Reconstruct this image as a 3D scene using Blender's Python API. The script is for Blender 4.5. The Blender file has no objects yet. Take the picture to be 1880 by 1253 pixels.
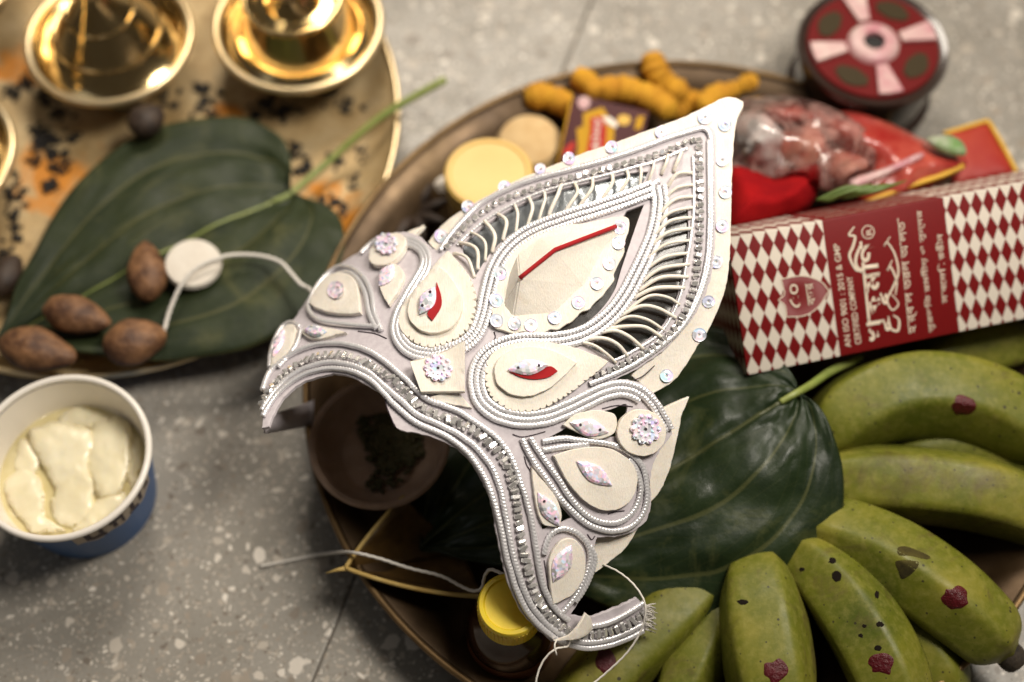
import bpy, bmesh, math, random
import numpy as np
from mathutils import Vector, Matrix, noise
from mathutils.bvhtree import BVHTree
from mathutils.geometry import delaunay_2d_cdt

random.seed(7)
RNG = np.random.default_rng(7)
scene = bpy.context.scene
COL = scene.collection

# ------------------------------------------------------------------ camera
DEP = math.radians(63)
CAM = np.array([0.0, -0.254, 0.559])
FWD = np.array([0.0, math.cos(DEP), -math.sin(DEP)])
RGT = np.array([1.0, 0.0, 0.0])
UPV = np.array([0.0, math.sin(DEP), math.cos(DEP)])
FPX = 1880 * 50 / 36.0
cd = bpy.data.cameras.new("camera")
cam = bpy.data.objects.new("camera", cd)
COL.objects.link(cam)
cam.location = CAM
cam.rotation_euler = (math.pi / 2 - DEP, 0, 0)
cd.lens, cd.sensor_width = 50, 36
cd.clip_start, cd.clip_end = 0.01, 50
cd.dof.use_dof = True
cd.dof.focus_distance = 0.512
cd.dof.aperture_fstop = 3.5
cd.dof.aperture_blades = 9
scene.camera = cam

# ------------------------------------------------------------------ light
world = bpy.data.worlds.new("World")
scene.world = world
world.use_nodes = True
bg = world.node_tree.nodes["Background"]
bg.inputs[0].default_value = (1.0, 0.88, 0.72, 1)
bg.inputs[1].default_value = 0.048


def area(name, loc, aim, size, power, col, sy=None):
    l = bpy.data.lights.new(name, 'AREA')
    l.energy, l.color, l.size = power, col, size
    if sy:
        l.shape, l.size_y = 'RECTANGLE', sy
    o = bpy.data.objects.new(name, l)
    COL.objects.link(o)
    o.location = loc
    o.rotation_euler = (Vector(aim) - Vector(loc)).to_track_quat('-Z', 'Y').to_euler()
    return o


def bulb(name, loc, power, col, r=0.012):
    l = bpy.data.lights.new(name, 'POINT')
    l.energy, l.color, l.shadow_soft_size = power, col, r
    o = bpy.data.objects.new(name, l)
    COL.objects.link(o)
    o.location = loc


key = area("key_lamp", (0.33, 0.08, 0.76), (0.0, 0.05, 0.03), 0.24, 1.95, (1.0, 0.925, 0.82))
key.data.spread = math.radians(100)
back = area("back_lamp", (-0.05, 0.62, 0.75), (-0.03, 0.14, 0.0), 0.30, 1.7, (1.0, 0.90, 0.77))
back.data.spread = math.radians(100)
area("fill_lamp", (-0.75, -0.15, 0.95), (0, 0, 0), 0.5, 0.4, (0.90, 0.93, 1.0))
for x, y, z in [(0.42, 0.95, 1.0), (0.50, 0.84, 1.1), (0.56, 0.74, 1.2), (-0.25, 1.15, 1.1), (-0.6, 0.9, 1.0), (0.05, 1.3, 1.2), (-0.42, 0.55, 1.2), (-0.1, 0.75, 1.35), (0.3, 0.0, 1.3), (-0.35, 0.1, 1.3), (0.65, 0.35, 1.1)]:
    bulb("ceiling_bulb", (x, y, z), 0.28, (1.0, 0.88, 0.70), .016)
bulb("warm_bulb", (0.25, 0.75, 0.7), 0.30, (1.0, 0.62, 0.26), .022)

scene.view_settings.view_transform = 'Standard'
scene.view_settings.look = 'None'
scene.view_settings.exposure = 0.10
scene.view_settings.gamma = 1.0
scene.view_settings.use_curve_mapping = False
scene.cycles.use_denoising = True
scene.cycles.max_bounces = 8
scene.cycles.caustics_reflective = False
scene.cycles.caustics_refractive = False
scene.cycles.sample_clamp_indirect = 4


# ------------------------------------------------------------------ photo geometry helpers
def ray(px, py):
    px, py = np.asarray(px, float), np.asarray(py, float)
    return FWD + RGT * ((px - 940) / FPX)[..., None] + UPV * ((626.5 - py) / FPX)[..., None]


def at(px, py, z):
    """Point at height z seen at photo pixel (px, py)."""
    r = ray(px, py)
    d = (np.asarray(z, float) - CAM[2]) / r[..., 2]
    return CAM + r * d[..., None]


def deep(px, py, d):
    return CAM + ray(px, py) * np.asarray(d, float)[..., None]


def fit_circle(pts, z):
    p = np.array([at(x, y, z) for x, y in pts])
    A = np.c_[2 * p[:, 0], 2 * p[:, 1], np.ones(len(p))]
    s = np.linalg.lstsq(A, (p[:, :2] ** 2).sum(1), rcond=None)[0]
    return s[0], s[1], math.sqrt(s[2] + s[0] ** 2 + s[1] ** 2)


# the headdress is a bent sheet: depth of its surface along the view of the photo
CU, CV = np.array([0.727, -0.686]), np.array([0.686, 0.727])
PXM = 0.000195


def head_depth(px, py):
    x, y = np.asarray(px, float) - 735, np.asarray(py, float) - 770
    u, v = x * CU[0] + y * CU[1], x * CV[0] + y * CV[1]
    off = v - 140
    W = np.where(off < 0, 450.0, 640.0)
    H = np.where(off < 0, 560.0, 520.0)
    q = np.clip(off / W, -0.965, 0.965)
    f = H * (1 - np.sqrt(1 - q * q))
    return 0.498 + (f + 0.20 * u) * PXM


def _hp(px, py):
    return deep(px, py, head_depth(px, py))


def head(px, py, h=0.0):
    px, py = np.asarray(px, float), np.asarray(py, float)
    p = _hp(px, py)
    n = head_normal(px, py)
    return p + n * (np.zeros(px.shape) + h)[..., None]


def head_normal(px, py):
    px, py = np.asarray(px, float), np.asarray(py, float)
    a = _hp(px + 2, py) - _hp(px - 2, py)
    b = _hp(px, py + 2) - _hp(px, py - 2)
    n = np.cross(b, a)
    n /= np.linalg.norm(n, axis=-1, keepdims=True)
    return n


def flat(z):
    def m(px, py, h=0.0):
        return at(px, py, z + h)
    return m


# ------------------------------------------------------------------ curves
def spline(pts, closed=False, step=4.0):
    """Smooth polyline through pts; a point with a third entry is a sharp corner."""
    P = [np.array(p[:2], float) for p in pts]
    C = [len(p) > 2 for p in pts]
    n = len(P)
    if closed:
        k = C.index(True) if any(C) else 0
        P, C = P[k:] + P[:k], C[k:] + C[:k]
        P, C = P + [P[0]], C + [C[0]]
    out = []
    m = len(P)
    for i in range(m - 1):
        p1, p2 = P[i], P[i + 1]
        if C[i] or (i == 0 and not closed):
            p0 = p1 - (p2 - p1) * .5
        else:
            p0 = P[i - 1] if i > 0 else P[m - 2]
        if C[i + 1] or (i == m - 2 and not closed):
            p3 = p2 + (p2 - p1) * .5
        else:
            p3 = P[i + 2] if i + 2 < m else P[1]
        k = max(2, int(np.linalg.norm(p2 - p1) / step))
        for j in range(k):
            t = j / k
            out.append(.5 * (2 * p1 + (p2 - p0) * t + (2 * p0 - 5 * p1 + 4 * p2 - p3) * t * t + (3 * p1 - p0 - 3 * p2 + p3) * t ** 3))
    if not closed:
        out.append(P[-1])
    return np.array(out)


def spline3(pts, n):
    P = np.array(pts, float)
    P = np.vstack([2 * P[0] - P[1], P, 2 * P[-1] - P[-2]])
    m = len(P) - 3
    out = []
    for k in range(n + 1):
        s = k / n * m
        i = min(int(s), m - 1)
        t = s - i
        p0, p1, p2, p3 = P[i:i + 4]
        out.append(.5 * (2 * p1 + (p2 - p0) * t + (2 * p0 - 5 * p1 + 4 * p2 - p3) * t * t + (3 * p1 - p0 - 3 * p2 + p3) * t ** 3))
    return np.array(out)


def offset2(path, d):
    t = np.gradient(path, axis=0)
    t /= np.linalg.norm(t, axis=1, keepdims=True) + 1e-9
    return path + np.c_[-t[:, 1], t[:, 0]] * d


def inside(pt, poly):
    x, y = pt
    a = poly
    b = np.roll(poly, -1, axis=0)
    c = (a[:, 1] > y) != (b[:, 1] > y)
    with np.errstate(divide='ignore', invalid='ignore'):
        xs = (b[:, 0] - a[:, 0]) * (y - a[:, 1]) / (b[:, 1] - a[:, 1]) + a[:, 0]
    return bool((c & (x < xs)).sum() % 2)


def serrate(poly, lo, hi, every=13, depth=5, width=3.5):
    """Cut small V notches into a closed outline between fractions lo and hi of its length."""
    seg = np.linalg.norm(np.roll(poly, -1, 0) - poly, axis=1)
    s = np.r_[0, np.cumsum(seg)]
    L = s[-1]
    cen = poly.mean(0)
    marks = []
    k = lo * L + every
    while k < hi * L - every:
        marks.append(k)
        k += every * random.uniform(.75, 1.3)
    pp = np.vstack([poly, poly[:1]])

    def pos(d):
        return np.array([np.interp(d, s, pp[:, 0]), np.interp(d, s, pp[:, 1])])
    out = []
    for i in range(len(poly)):
        if all(abs(s[i] - m) > width for m in marks):
            out.append((s[i], poly[i]))
    for m in marks:
        a, b, c = pos(m - width * .7), pos(m), pos(m + width * .7)
        d = cen - b
        d /= np.linalg.norm(d)
        out += [(m - width * .7, a), (m, b + d * depth * random.uniform(.6, 1.3)), (m + width * .7, c)]
    out.sort(key=lambda q: q[0])
    return np.array([q[1] for q in out])


# ------------------------------------------------------------------ object helpers
def link(name, mesh, mat=None, parent=None, smooth=True):
    o = bpy.data.objects.new(name, mesh)
    COL.objects.link(o)
    if mat is not None and not mesh.materials:
        mesh.materials.append(mat)
    if smooth and len(mesh.polygons):
        mesh.polygons.foreach_set("use_smooth", [True] * len(mesh.polygons))
    if parent is not None:
        o.parent = parent
        if parent.type == 'EMPTY':
            o.matrix_parent_inverse = parent.matrix_basis.inverted()
    return o


def mesh_of(name, v, f):
    m = bpy.data.meshes.new(name)
    m.from_pydata([tuple(map(float, p)) for p in v], [], [tuple(map(int, q)) for q in f])
    m.update()
    return m


def sharp(o, ang=35):
    o.data.polygons.foreach_set("use_smooth", [True] * len(o.data.polygons))
    o.data.set_sharp_from_angle(angle=math.radians(ang))
    return o


def thing(name, label, cat, loc=(0, 0, 0), group=None):
    o = bpy.data.objects.new(name, None)
    COL.objects.link(o)
    o.empty_display_size = .01
    o.location = loc
    bpy.context.view_layer.update()
    return tag(o, label, cat, group)


def tag(o, label, cat, group=None):
    o["label"], o["category"] = label, cat
    if group:
        o["group"] = group
    return o


def panel(name, outline, h0, h1, mat, parent, holes=(), mapf=head, grid=16, chamfer=1.0, warp=None):
    """A cut sheet with thickness: outline and holes in photo pixels, laid onto the surface mapf."""
    loops = [np.asarray(outline, float)] + [np.asarray(h, float) for h in holes]
    if mat is PITH:
        sd = random.uniform(0, 50)
        loops[0] = loops[0] + np.array([[fbm((p[0] * .06 + sd, p[1] * .06, 1), 1.5), fbm((p[0] * .06, p[1] * .06 + sd, 5), 1.5)] for p in loops[0]]) * 1.0
    pts, edges = [], []
    for lp in loops:
        b = len(pts)
        pts += [tuple(p) for p in lp]
        edges += [(b + i, b + (i + 1) % len(lp)) for i in range(len(lp))]
    lo, hi = loops[0].min(0), loops[0].max(0)
    for x in np.arange(lo[0] + grid / 2, hi[0], grid):
        for y in np.arange(lo[1] + grid / 2, hi[1], grid):
            q = (x + random.uniform(-1, 1), y + random.uniform(-1, 1))
            if inside(q, loops[0]) and not any(inside(q, h) for h in loops[1:]):
                pts.append(q)
    v2, _, f2, *_ = delaunay_2d_cdt([Vector(p) for p in pts], edges, [], 0, 1e-4)
    v2 = np.array([tuple(p) for p in v2])
    tris = []
    for f in f2:
        c = v2[list(f)].mean(0)
        if inside(c, loops[0]) and not any(inside(c, h) for h in loops[1:]):
            a = v2[list(f)]
            if np.cross(a[1] - a[0], a[2] - a[0]) > 0:
                f = f[::-1]
            tris.append(tuple(f))
    cnt = {}
    for f in tris:
        for i in range(3):
            e = (f[i], f[(i + 1) % 3])
            if (e[1], e[0]) in cnt:
                del cnt[(e[1], e[0])]
            else:
                cnt[e] = 1
    nrm = np.zeros_like(v2)
    for a, b in cnt:
        d = v2[b] - v2[a]
        d = d / (np.linalg.norm(d) + 1e-9)
        w = np.array([d[1], -d[0]])
        nrm[a] += w
        nrm[b] += w
    ln = np.linalg.norm(nrm, axis=1, keepdims=True)
    nrm = np.where(ln > 1e-6, nrm / np.maximum(ln, 1e-6), 0)
    nv = len(v2)
    top2 = v2 + nrm * chamfer
    hh = np.zeros(nv)
    if warp is not None:
        hh = np.array([warp(p) for p in v2])
    ch = min(chamfer * .0002, (h1 - h0) * .4)
    V = np.vstack([mapf(top2[:, 0], top2[:, 1], h1 + hh), mapf(v2[:, 0], v2[:, 1], h1 - ch + hh), mapf(v2[:, 0], v2[:, 1], h0 + hh)])
    F = [f for f in tris] + [(f[2] + 2 * nv, f[1] + 2 * nv, f[0] + 2 * nv) for f in tris]
    for a, b in cnt:
        F += [(b, a, a + nv, b + nv), (b + nv, a + nv, a + 2 * nv, b + 2 * nv)]
    me = mesh_of(name, V, F)
    o = link(name, me, mat, parent)
    used = bmesh.new()
    used.from_mesh(me)
    bmesh.ops.delete(used, geom=[v for v in used.verts if not v.link_faces], context='VERTS')
    bmesh.ops.recalc_face_normals(used, faces=used.faces)
    used.to_mesh(me)
    used.free()
    return sharp(o, 38)


def frames(P, up=None):
    T = np.gradient(P, axis=0)
    T /= np.linalg.norm(T, axis=1, keepdims=True) + 1e-12
    if up is None:
        up = np.tile(np.array([0, 0, 1.0]), (len(P), 1))
    B = np.cross(T, up)
    B /= np.linalg.norm(B, axis=1, keepdims=True) + 1e-12
    N = np.cross(B, T)
    return T, N, B


def sweep(P, R, n=8, up=None, cap=True, mod=None):
    """Tube verts/faces along P with radius R (array or value); mod(s, theta) scales the radius."""
    P = np.asarray(P, float)
    T, N, B = frames(P, up)
    m = len(P)
    R = np.zeros(m) + R
    th = np.arange(n) / n * 2 * math.pi
    s = np.r_[0, np.cumsum(np.linalg.norm(np.diff(P, axis=0), axis=1))]
    rr = R[:, None] * np.ones(n)
    if mod is not None:
        rr = rr * mod(s[:, None], th[None, :])
    V = P[:, None, :] + rr[..., None] * (N[:, None, :] * np.cos(th)[None, :, None] + B[:, None, :] * np.sin(th)[None, :, None])
    V = V.reshape(-1, 3)
    i, j = np.meshgrid(np.arange(m - 1), np.arange(n), indexing='ij')
    a = i * n + j
    b = i * n + (j + 1) % n
    F = np.stack([a, b, b + n, a + n], -1).reshape(-1, 4).tolist()
    if cap:
        F += [list(range(n))[::-1], list(range((m - 1) * n, m * n))]
    return V, F


def tube(name, P, R, mat, parent=None, n=8, up=None, mod=None):
    V, F = sweep(P, R, n, up, True, mod)
    return link(name, mesh_of(name, V, F), mat, parent)


def resample(P, ds):
    s = np.r_[0, np.cumsum(np.linalg.norm(np.diff(P, axis=0), axis=1))]
    k = max(3, int(s[-1] / ds))
    t = np.linspace(0, s[-1], k)
    return np.stack([np.interp(t, s, P[:, c]) for c in range(P.shape[1])], 1)


def lathe(name, prof, loc, mat, parent=None, n=64, rot=None, smooth=38):
    prof = np.array(prof, float)
    th = np.arange(n) / n * 2 * math.pi
    V = np.stack([prof[:, None, 0] * np.cos(th), prof[:, None, 0] * np.sin(th), np.tile(prof[:, 1][:, None], (1, n))], -1).reshape(-1, 3)
    F = []
    for i in range(len(prof) - 1):
        for j in range(n):
            a, b = i * n + j, i * n + (j + 1) % n
            F.append((a, b, b + n, a + n))
    if rot is not None:
        V = V @ np.array(Matrix.Rotation(rot[1], 3, rot[0])).T
    V = V + np.array(loc)
    me = mesh_of(name, V, F)
    bm = bmesh.new()
    bm.from_mesh(me)
    bmesh.ops.remove_doubles(bm, verts=bm.verts, dist=1e-6)
    bmesh.ops.recalc_face_normals(bm, faces=bm.faces)
    bm.to_mesh(me)
    bm.free()
    return sharp(link(name, me, mat, parent), smooth)


def arc(cx, cz, r, a0, a1, k=8):
    return [(cx + r * math.cos(math.radians(a0 + (a1 - a0) * i / k)), cz + r * math.sin(math.radians(a0 + (a1 - a0) * i / k))) for i in range(k + 1)]


def fbm(p, sc, oct=3):
    return noise.fractal(Vector(p) * sc, 1.0, 2.0, oct)


# ------------------------------------------------------------------ materials
class NT:
    def __init__(self, name):
        self.m = bpy.data.materials.new(name)
        self.m.use_nodes = True
        self.t = self.m.node_tree
        self.b = self.t.nodes["Principled BSDF"]
        self.out = self.t.nodes["Material Output"]

    def n(self, kind, **kw):
        nd = self.t.nodes.new(kind)
        for k, v in kw.items():
            setattr(nd, k, v)
        return nd

    def set(self, nd, i, v):
        s = nd.inputs[i]
        if isinstance(v, bpy.types.NodeSocket):
            self.t.links.new(v, s)
        else:
            s.default_value = v
        return nd

    def coord(self, which="Object"):
        return self.n("ShaderNodeTexCoord").outputs[which]

    def noise(self, sc, det=4, rough=.6, vec=None, dist=0):
        nd = self.n("ShaderNodeTexNoise")
        self.t.links.new(vec or self.coord(), nd.inputs["Vector"])
        nd.inputs["Scale"].default_value, nd.inputs["Detail"].default_value = sc, det
        nd.inputs["Roughness"].default_value, nd.inputs["Distortion"].default_value = rough, dist
        return nd.outputs[0]

    def voro(self, sc, vec=None, feature='F1', rnd=1):
        nd = self.n("ShaderNodeTexVoronoi", feature=feature)
        self.t.links.new(vec or self.coord(), nd.inputs["Vector"])
        nd.inputs["Scale"].default_value = sc
        nd.inputs["Randomness"].default_value = rnd
        return nd

    def ramp(self, fac, stops, interp='LINEAR'):
        nd = self.n("ShaderNodeValToRGB")
        self.t.links.new(fac, nd.inputs[0])
        cr = nd.color_ramp
        cr.interpolation = interp
        while len(cr.elements) < len(stops):
            cr.elements.new(.5)
        for e, (p, c) in zip(cr.elements, stops):
            e.position = p
            e.color = (*c, 1) if not isinstance(c, (int, float)) else (c, c, c, 1)
        return nd.outputs[0]

    def mix(self, fac, a, b, mode='MIX'):
        nd = self.n("ShaderNodeMix", data_type='RGBA', blend_type=mode)
        for i, v in ((0, fac), (6, a), (7, b)):
            if isinstance(v, tuple):
                v = (*v, 1)
            self.set(nd, i, v)
        return nd.outputs[2]

    def math(self, op, a, b=0.0, c=0.0):
        nd = self.n("ShaderNodeMath", operation=op)
        self.set(nd, 0, a)
        self.set(nd, 1, b)
        self.set(nd, 2, c)
        return nd.outputs[0]

    def bump(self, h, strength=.3, dist=.0005):
        nd = self.n("ShaderNodeBump")
        self.set(nd, "Height", h)
        nd.inputs["Strength"].default_value, nd.inputs["Distance"].default_value = strength, dist
        self.t.links.new(nd.outputs[0], self.b.inputs["Normal"])

    def p(self, **kw):
        for k, v in kw.items():
            k = {"col": "Base Color", "rough": "Roughness", "metal": "Metallic", "coat": "Coat Weight", "coatr": "Coat Roughness", "sss": "Subsurface Weight", "trans": "Transmission Weight", "ior": "IOR", "sheen": "Sheen Weight", "spec": "Specular IOR Level"}.get(k, k)
            if k == "Base Color" and isinstance(v, tuple):
                v = (*v, 1)
            self.set(self.b, k, v)
        return self


def mat(name, col, rough=.5, metal=0.0, col2=None, vs=300, bump=None, **kw):
    t = NT(name)
    if col2:
        f = t.noise(vs, 5, .6)
        c = t.ramp(f, [(.35, col), (.65, col2)])
        t.p(col=c)
    else:
        t.p(col=col)
    t.p(rough=rough, metal=metal, **kw)
    if bump:
        t.bump(t.noise(bump[0], 4), bump[1], bump[2])
    return t.m


def make_pith(name, c1, c2):
    t = NT(name)
    mp = t.n("ShaderNodeMapping")
    t.t.links.new(t.coord(), mp.inputs[0])
    mp.inputs["Rotation"].default_value = (0, 0, .7)
    mp.inputs["Scale"].default_value = (1, .12, 1)
    g = t.noise(2200, 3, .6, mp.outputs[0])
    big = t.noise(120, 4, .6)
    c = t.mix(t.ramp(big, [(.3, 0.0), (.7, 1.0)]), c1, c2)
    c = t.mix(t.ramp(g, [(.3, .45), (.6, 0.0)]), c, tuple(x * .78 for x in c1))
    c = t.mix(t.ramp(t.noise(55, 6, .7, dist=.8), [(.58, 0.0), (.74, .4)]), c, (.62, .52, .38))
    t.p(col=c, rough=.55, spec=.35)
    t.b.inputs["Subsurface Weight"].default_value = .25
    t.b.inputs["Subsurface Radius"].default_value = (.002, .0014, .0009)
    t.bump(t.math("MULTIPLY_ADD", big, 2.0, g), .3, .0004)
    return t.m


PITH = make_pith("pith", (.81, .745, .65), (.86, .81, .73))
PAPER = mat("mauve_paper", (.53, .48, .51), .6, col2=(.60, .555, .58), vs=500, bump=(1500, .25, .0003))
CORD = mat("silver_cord", (.82, .80, .83), .28, .50, col2=(.95, .94, .95), vs=1500)
SILVER = mat("silver_bead", (.96, .94, .92), .16, .75)
RED = mat("red_felt", (.36, .004, .007), .9, sheen=.1, bump=(2500, .4, .0003))
INK = mat("dark_ink", (.035, .02, .03), .7)
THREAD = mat("white_thread", (.70, .66, .60), .8, bump=(3000, .5, .0003))


def make_holo(name, sc, sat, tint=(1, 1, 1), rough=.2, hr=.42):
    t = NT(name)
    v = t.voro(sc)
    hs = t.n("ShaderNodeCombineColor", mode='HSV')
    sep = t.n("ShaderNodeSeparateColor")
    t.t.links.new(v.outputs["Color"], sep.inputs[0])
    hue = t.math('ADD', t.math('MULTIPLY', sep.outputs[0], hr), .52)
    t.set(hs, 0, hue)
    t.set(hs, 1, t.math('MULTIPLY', sep.outputs[1], sat))
    hs.inputs[2].default_value = .95
    t.p(col=t.mix(1.0, hs.outputs[0], tint, 'MULTIPLY'), metal=.05, rough=rough, coat=.7, coatr=.05)
    ge = t.n("ShaderNodeNewGeometry")
    vm = t.n("ShaderNodeVectorMath", operation='MULTIPLY_ADD')
    t.t.links.new(v.outputs["Color"], vm.inputs[0])
    vm.inputs[1].default_value = (.7, .7, .7)
    off = t.n("ShaderNodeVectorMath", operation='ADD')
    t.t.links.new(ge.outputs["Normal"], off.inputs[0])
    off.inputs[1].default_value = (-.35, -.35, -.35)
    t.t.links.new(off.outputs[0], vm.inputs[2])
    nn = t.n("ShaderNodeVectorMath", operation='NORMALIZE')
    t.t.links.new(vm.outputs[0], nn.inputs[0])
    t.t.links.new(nn.outputs[0], t.b.inputs["Normal"])
    return t.m


HOLO = make_holo("holographic_foil", 1000, .42, hr=.62)
HOLO2 = make_holo("holographic_pale", 800, .38, hr=.55)
SEQUIN = make_holo("sequin_pearl", 420, .34, (.90, .95, 1.0), rough=.22, hr=.5)

def make_film(name, tint, base, rough, bsc, bst, sheen_tint=0):
    _t = NT(name)
    _tr = _t.n("ShaderNodeBsdfTransparent")
    _tr.inputs[0].default_value = tint
    _gl = _t.n("ShaderNodeBsdfGlossy")
    _gl.inputs["Roughness"].default_value = rough
    _mx = _t.n("ShaderNodeMixShader")
    _fr = _t.n("ShaderNodeFresnel")
    _fr.inputs[0].default_value = 1.6
    _t.t.links.new(_t.math('ADD', _fr.outputs[0], base), _mx.inputs[0])
    _t.t.links.new(_tr.outputs[0], _mx.inputs[1])
    _t.t.links.new(_gl.outputs[0], _mx.inputs[2])
    _t.t.links.new(_mx.outputs[0], _t.out.inputs[0])
    _bp = _t.n("ShaderNodeBump")
    _t.t.links.new(_t.noise(bsc, 3), _bp.inputs["Height"])
    _bp.inputs["Strength"].default_value, _bp.inputs["Distance"].default_value = bst, .003
    _t.t.links.new(_bp.outputs[0], _gl.inputs["Normal"])
    if sheen_tint:  # crinkle reflections and reddish contents painted as diffuse patches
        df = _t.n("ShaderNodeBsdfDiffuse")
        df.inputs[0].default_value = (.74, .42, .36, 1)
        m2 = _t.n("ShaderNodeMixShader")
        _t.t.links.new(_t.ramp(_t.noise(70, 5, .7, dist=1.5), [(.42, 0.02), (.68, sheen_tint)]), m2.inputs[0])
        _t.t.links.new(_mx.outputs[0], m2.inputs[1])
        _t.t.links.new(df.outputs[0], m2.inputs[2])
        _t.t.links.new(m2.outputs[0], _t.out.inputs[0])
    return _t.m


SHEENFILM = mat("film_grey_sheen", (.30, .33, .36), .22, .7, col2=(.44, .47, .49), vs=70, bump=(120, .4, .001))  # copy of the film with its reflection put into the grey colour
FILM = make_film("shade_film", (.30, .30, .31, 1), .0, .22, 60, .04)  # tint darkens what lies beneath; shade put into the film colour
BAGFILM = make_film("clear_bag", (.93, .93, .93, 1), .05, .16, 60, .25, .38)


def make_terrazzo():
    t = NT("terrazzo")
    co = t.coord()
    base = t.mix(t.ramp(t.noise(14, 4), [(.35, 0.0), (.65, 1.0)]), (.215, .20, .17), (.325, .305, .27))
    fine = t.noise(900, 3)
    base = t.mix(t.ramp(fine, [(.35, .35), (.6, 0.0)]), base, (.20, .17, .14))
    dv = t.n("ShaderNodeVectorMath", operation='MULTIPLY_ADD')
    nz = t.n("ShaderNodeTexNoise")
    t.t.links.new(co, nz.inputs["Vector"])
    nz.inputs["Scale"].default_value = 160
    t.t.links.new(nz.outputs[1], dv.inputs[0])
    dv.inputs[1].default_value = (.006, .006, 0)
    t.t.links.new(co, dv.inputs[2])
    c = base
    for sc, lo, sp in ((760, .14, .24), (430, .10, .30), (230, .0, .40), (110, -.12, .50)):
        v = t.voro(sc, dv.outputs[0])
        sep = t.n("ShaderNodeSeparateColor")
        t.t.links.new(v.outputs["Color"], sep.inputs[0])
        thr = t.math('MULTIPLY_ADD', sep.outputs[0], sp, lo)
        d = t.math('SUBTRACT', thr, v.outputs["Distance"])
        mask = t.ramp(t.math('MULTIPLY_ADD', d, 9.0, .5), [(.45, 0.0), (.62, .92)])
        tone = t.ramp(sep.outputs[1], [(.0, (.15, .125, .10)), (.35, (.31, .265, .215)), (.7, (.47, .42, .355)), (1.0, (.70, .645, .57))])
        c = t.mix(mask, c, tone)
    t.p(col=c, rough=t.ramp(t.noise(60, 4), [(.3, .32), (.7, .5)]), spec=.4)
    return t.m


TERRAZZO = make_terrazzo()
JOINT = mat("joint_dirt", (.12, .10, .08), .9)

BRASS = mat("polished_brass", (.74, .56, .28), .15, 1.0, col2=(.64, .45, .20), vs=60)
LITBRASS = mat("lit_brass_rim", (.86, .70, .44), .30, .8, col2=(.80, .60, .32), vs=40)  # lighter copy of the brass: light caught by rims put into colour


def make_plate_gold():
    t = NT("stained_brass")
    f = t.noise(38, 6, .65)
    c = t.ramp(f, [(.3, (.33, .215, .085)), (.5, (.50, .36, .18)), (.7, (.62, .49, .29))])
    co = t.coord()
    nz = t.math('MULTIPLY', t.math('SUBTRACT', t.noise(55, 6, .7, dist=.5), .5), .075)
    for (px, py, rad) in ((95, 330, .020), (640, 440, .026), (30, 120, .016), (420, 215, .008), (585, 345, .012)):
        p = at(px, py, .003)
        ds = t.n("ShaderNodeVectorMath", operation='DISTANCE')
        t.t.links.new(co, ds.inputs[0])
        ds.inputs[1].default_value = tuple(p)
        d = t.math('ADD', ds.outputs["Value"], nz)
        m = t.ramp(t.math('DIVIDE', d, rad), [(.35, .95), (1.0, 0.0)])
        c = t.mix(m, c, (.58, .21, .012))
    c = t.mix(t.ramp(t.noise(220, 4), [(.58, 0.0), (.72, .6)]), c, (.20, .12, .05))
    t.p(col=c, rough=.48, metal=.30)
    t.bump(t.noise(120, 4), .25, .001)
    return t.m


STAINED = make_plate_gold()


def make_bronze():
    t = NT("dark_bronze")
    f = t.noise(25, 6, .65)
    c = t.ramp(f, [(.3, (.034, .019, .008)), (.55, (.070, .041, .018)), (.75, (.125, .08, .038))])
    t.p(col=c, rough=t.ramp(t.noise(45, 5), [(.3, .34), (.7, .58)]), metal=.6)
    t.bump(t.noise(60, 4), .2, .001)
    return t.m


BRONZE = make_bronze()
RIMBRONZE = mat("worn_rim", (.10, .06, .025), .5, .7, col2=(.24, .15, .065), vs=35)


def make_leaf(name, c1, c2, vein, gloss=.38):
    t = NT(name)
    uv = t.n("ShaderNodeUVMap", uv_map="UVMap").outputs[0]
    sp = t.n("ShaderNodeSeparateXYZ")
    t.t.links.new(uv, sp.inputs[0])
    s, x = sp.outputs[0], sp.outputs[1]
    c = t.mix(t.ramp(t.noise(45, 5, .65), [(.35, 0.0), (.7, 1.0)]), c1, c2)
    c = t.mix(t.ramp(t.noise(26, 6, .7, dist=1.0), [(.55, 0.0), (.72, .6)]), c, tuple(v * 1.3 for v in vein))
    # palmate veins: lines of constant x
    fr = t.math('ABSOLUTE', t.math('SUBTRACT', t.math('FRACT', t.math('ADD', t.math('MULTIPLY', x, 3.0), .5)), .5))
    w = t.math('MULTIPLY_ADD', s, .04, .028)
    v = t.math('SUBTRACT', 1.0, t.math('DIVIDE', fr, w))
    vm = t.ramp(v, [(0.0, 0.0), (.5, .7)])
    # side veins
    sv = t.math('FRACT', t.math('ADD', t.math('MULTIPLY', s, 11.0), t.math('MULTIPLY', fr, 5.0)))
    sm = t.ramp(sv, [(.0, .22), (.05, 0.0), (.95, 0.0), (1.0, .22)])
    c = t.mix(sm, c, vein)
    c = t.mix(vm, c, vein)
    t.p(col=c, rough=t.ramp(t.noise(60, 5), [(.3, gloss - .08), (.7, gloss + .16)]), spec=.30)
    h = t.math('SUBTRACT', t.noise(260, 4), t.math('MULTIPLY', sm, .35))
    t.bump(h, .35, .0008)
    return t.m


LEAF = make_leaf("betel_green", (.009, .018, .006), (.020, .033, .011), (.070, .075, .026))
LEAF2 = make_leaf("betel_green_dull", (.014, .022, .008), (.028, .038, .013), (.075, .074, .025), .55)
STALK = mat("leaf_stalk", (.16, .21, .04), .45, col2=(.24, .27, .07), vs=120)


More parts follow.
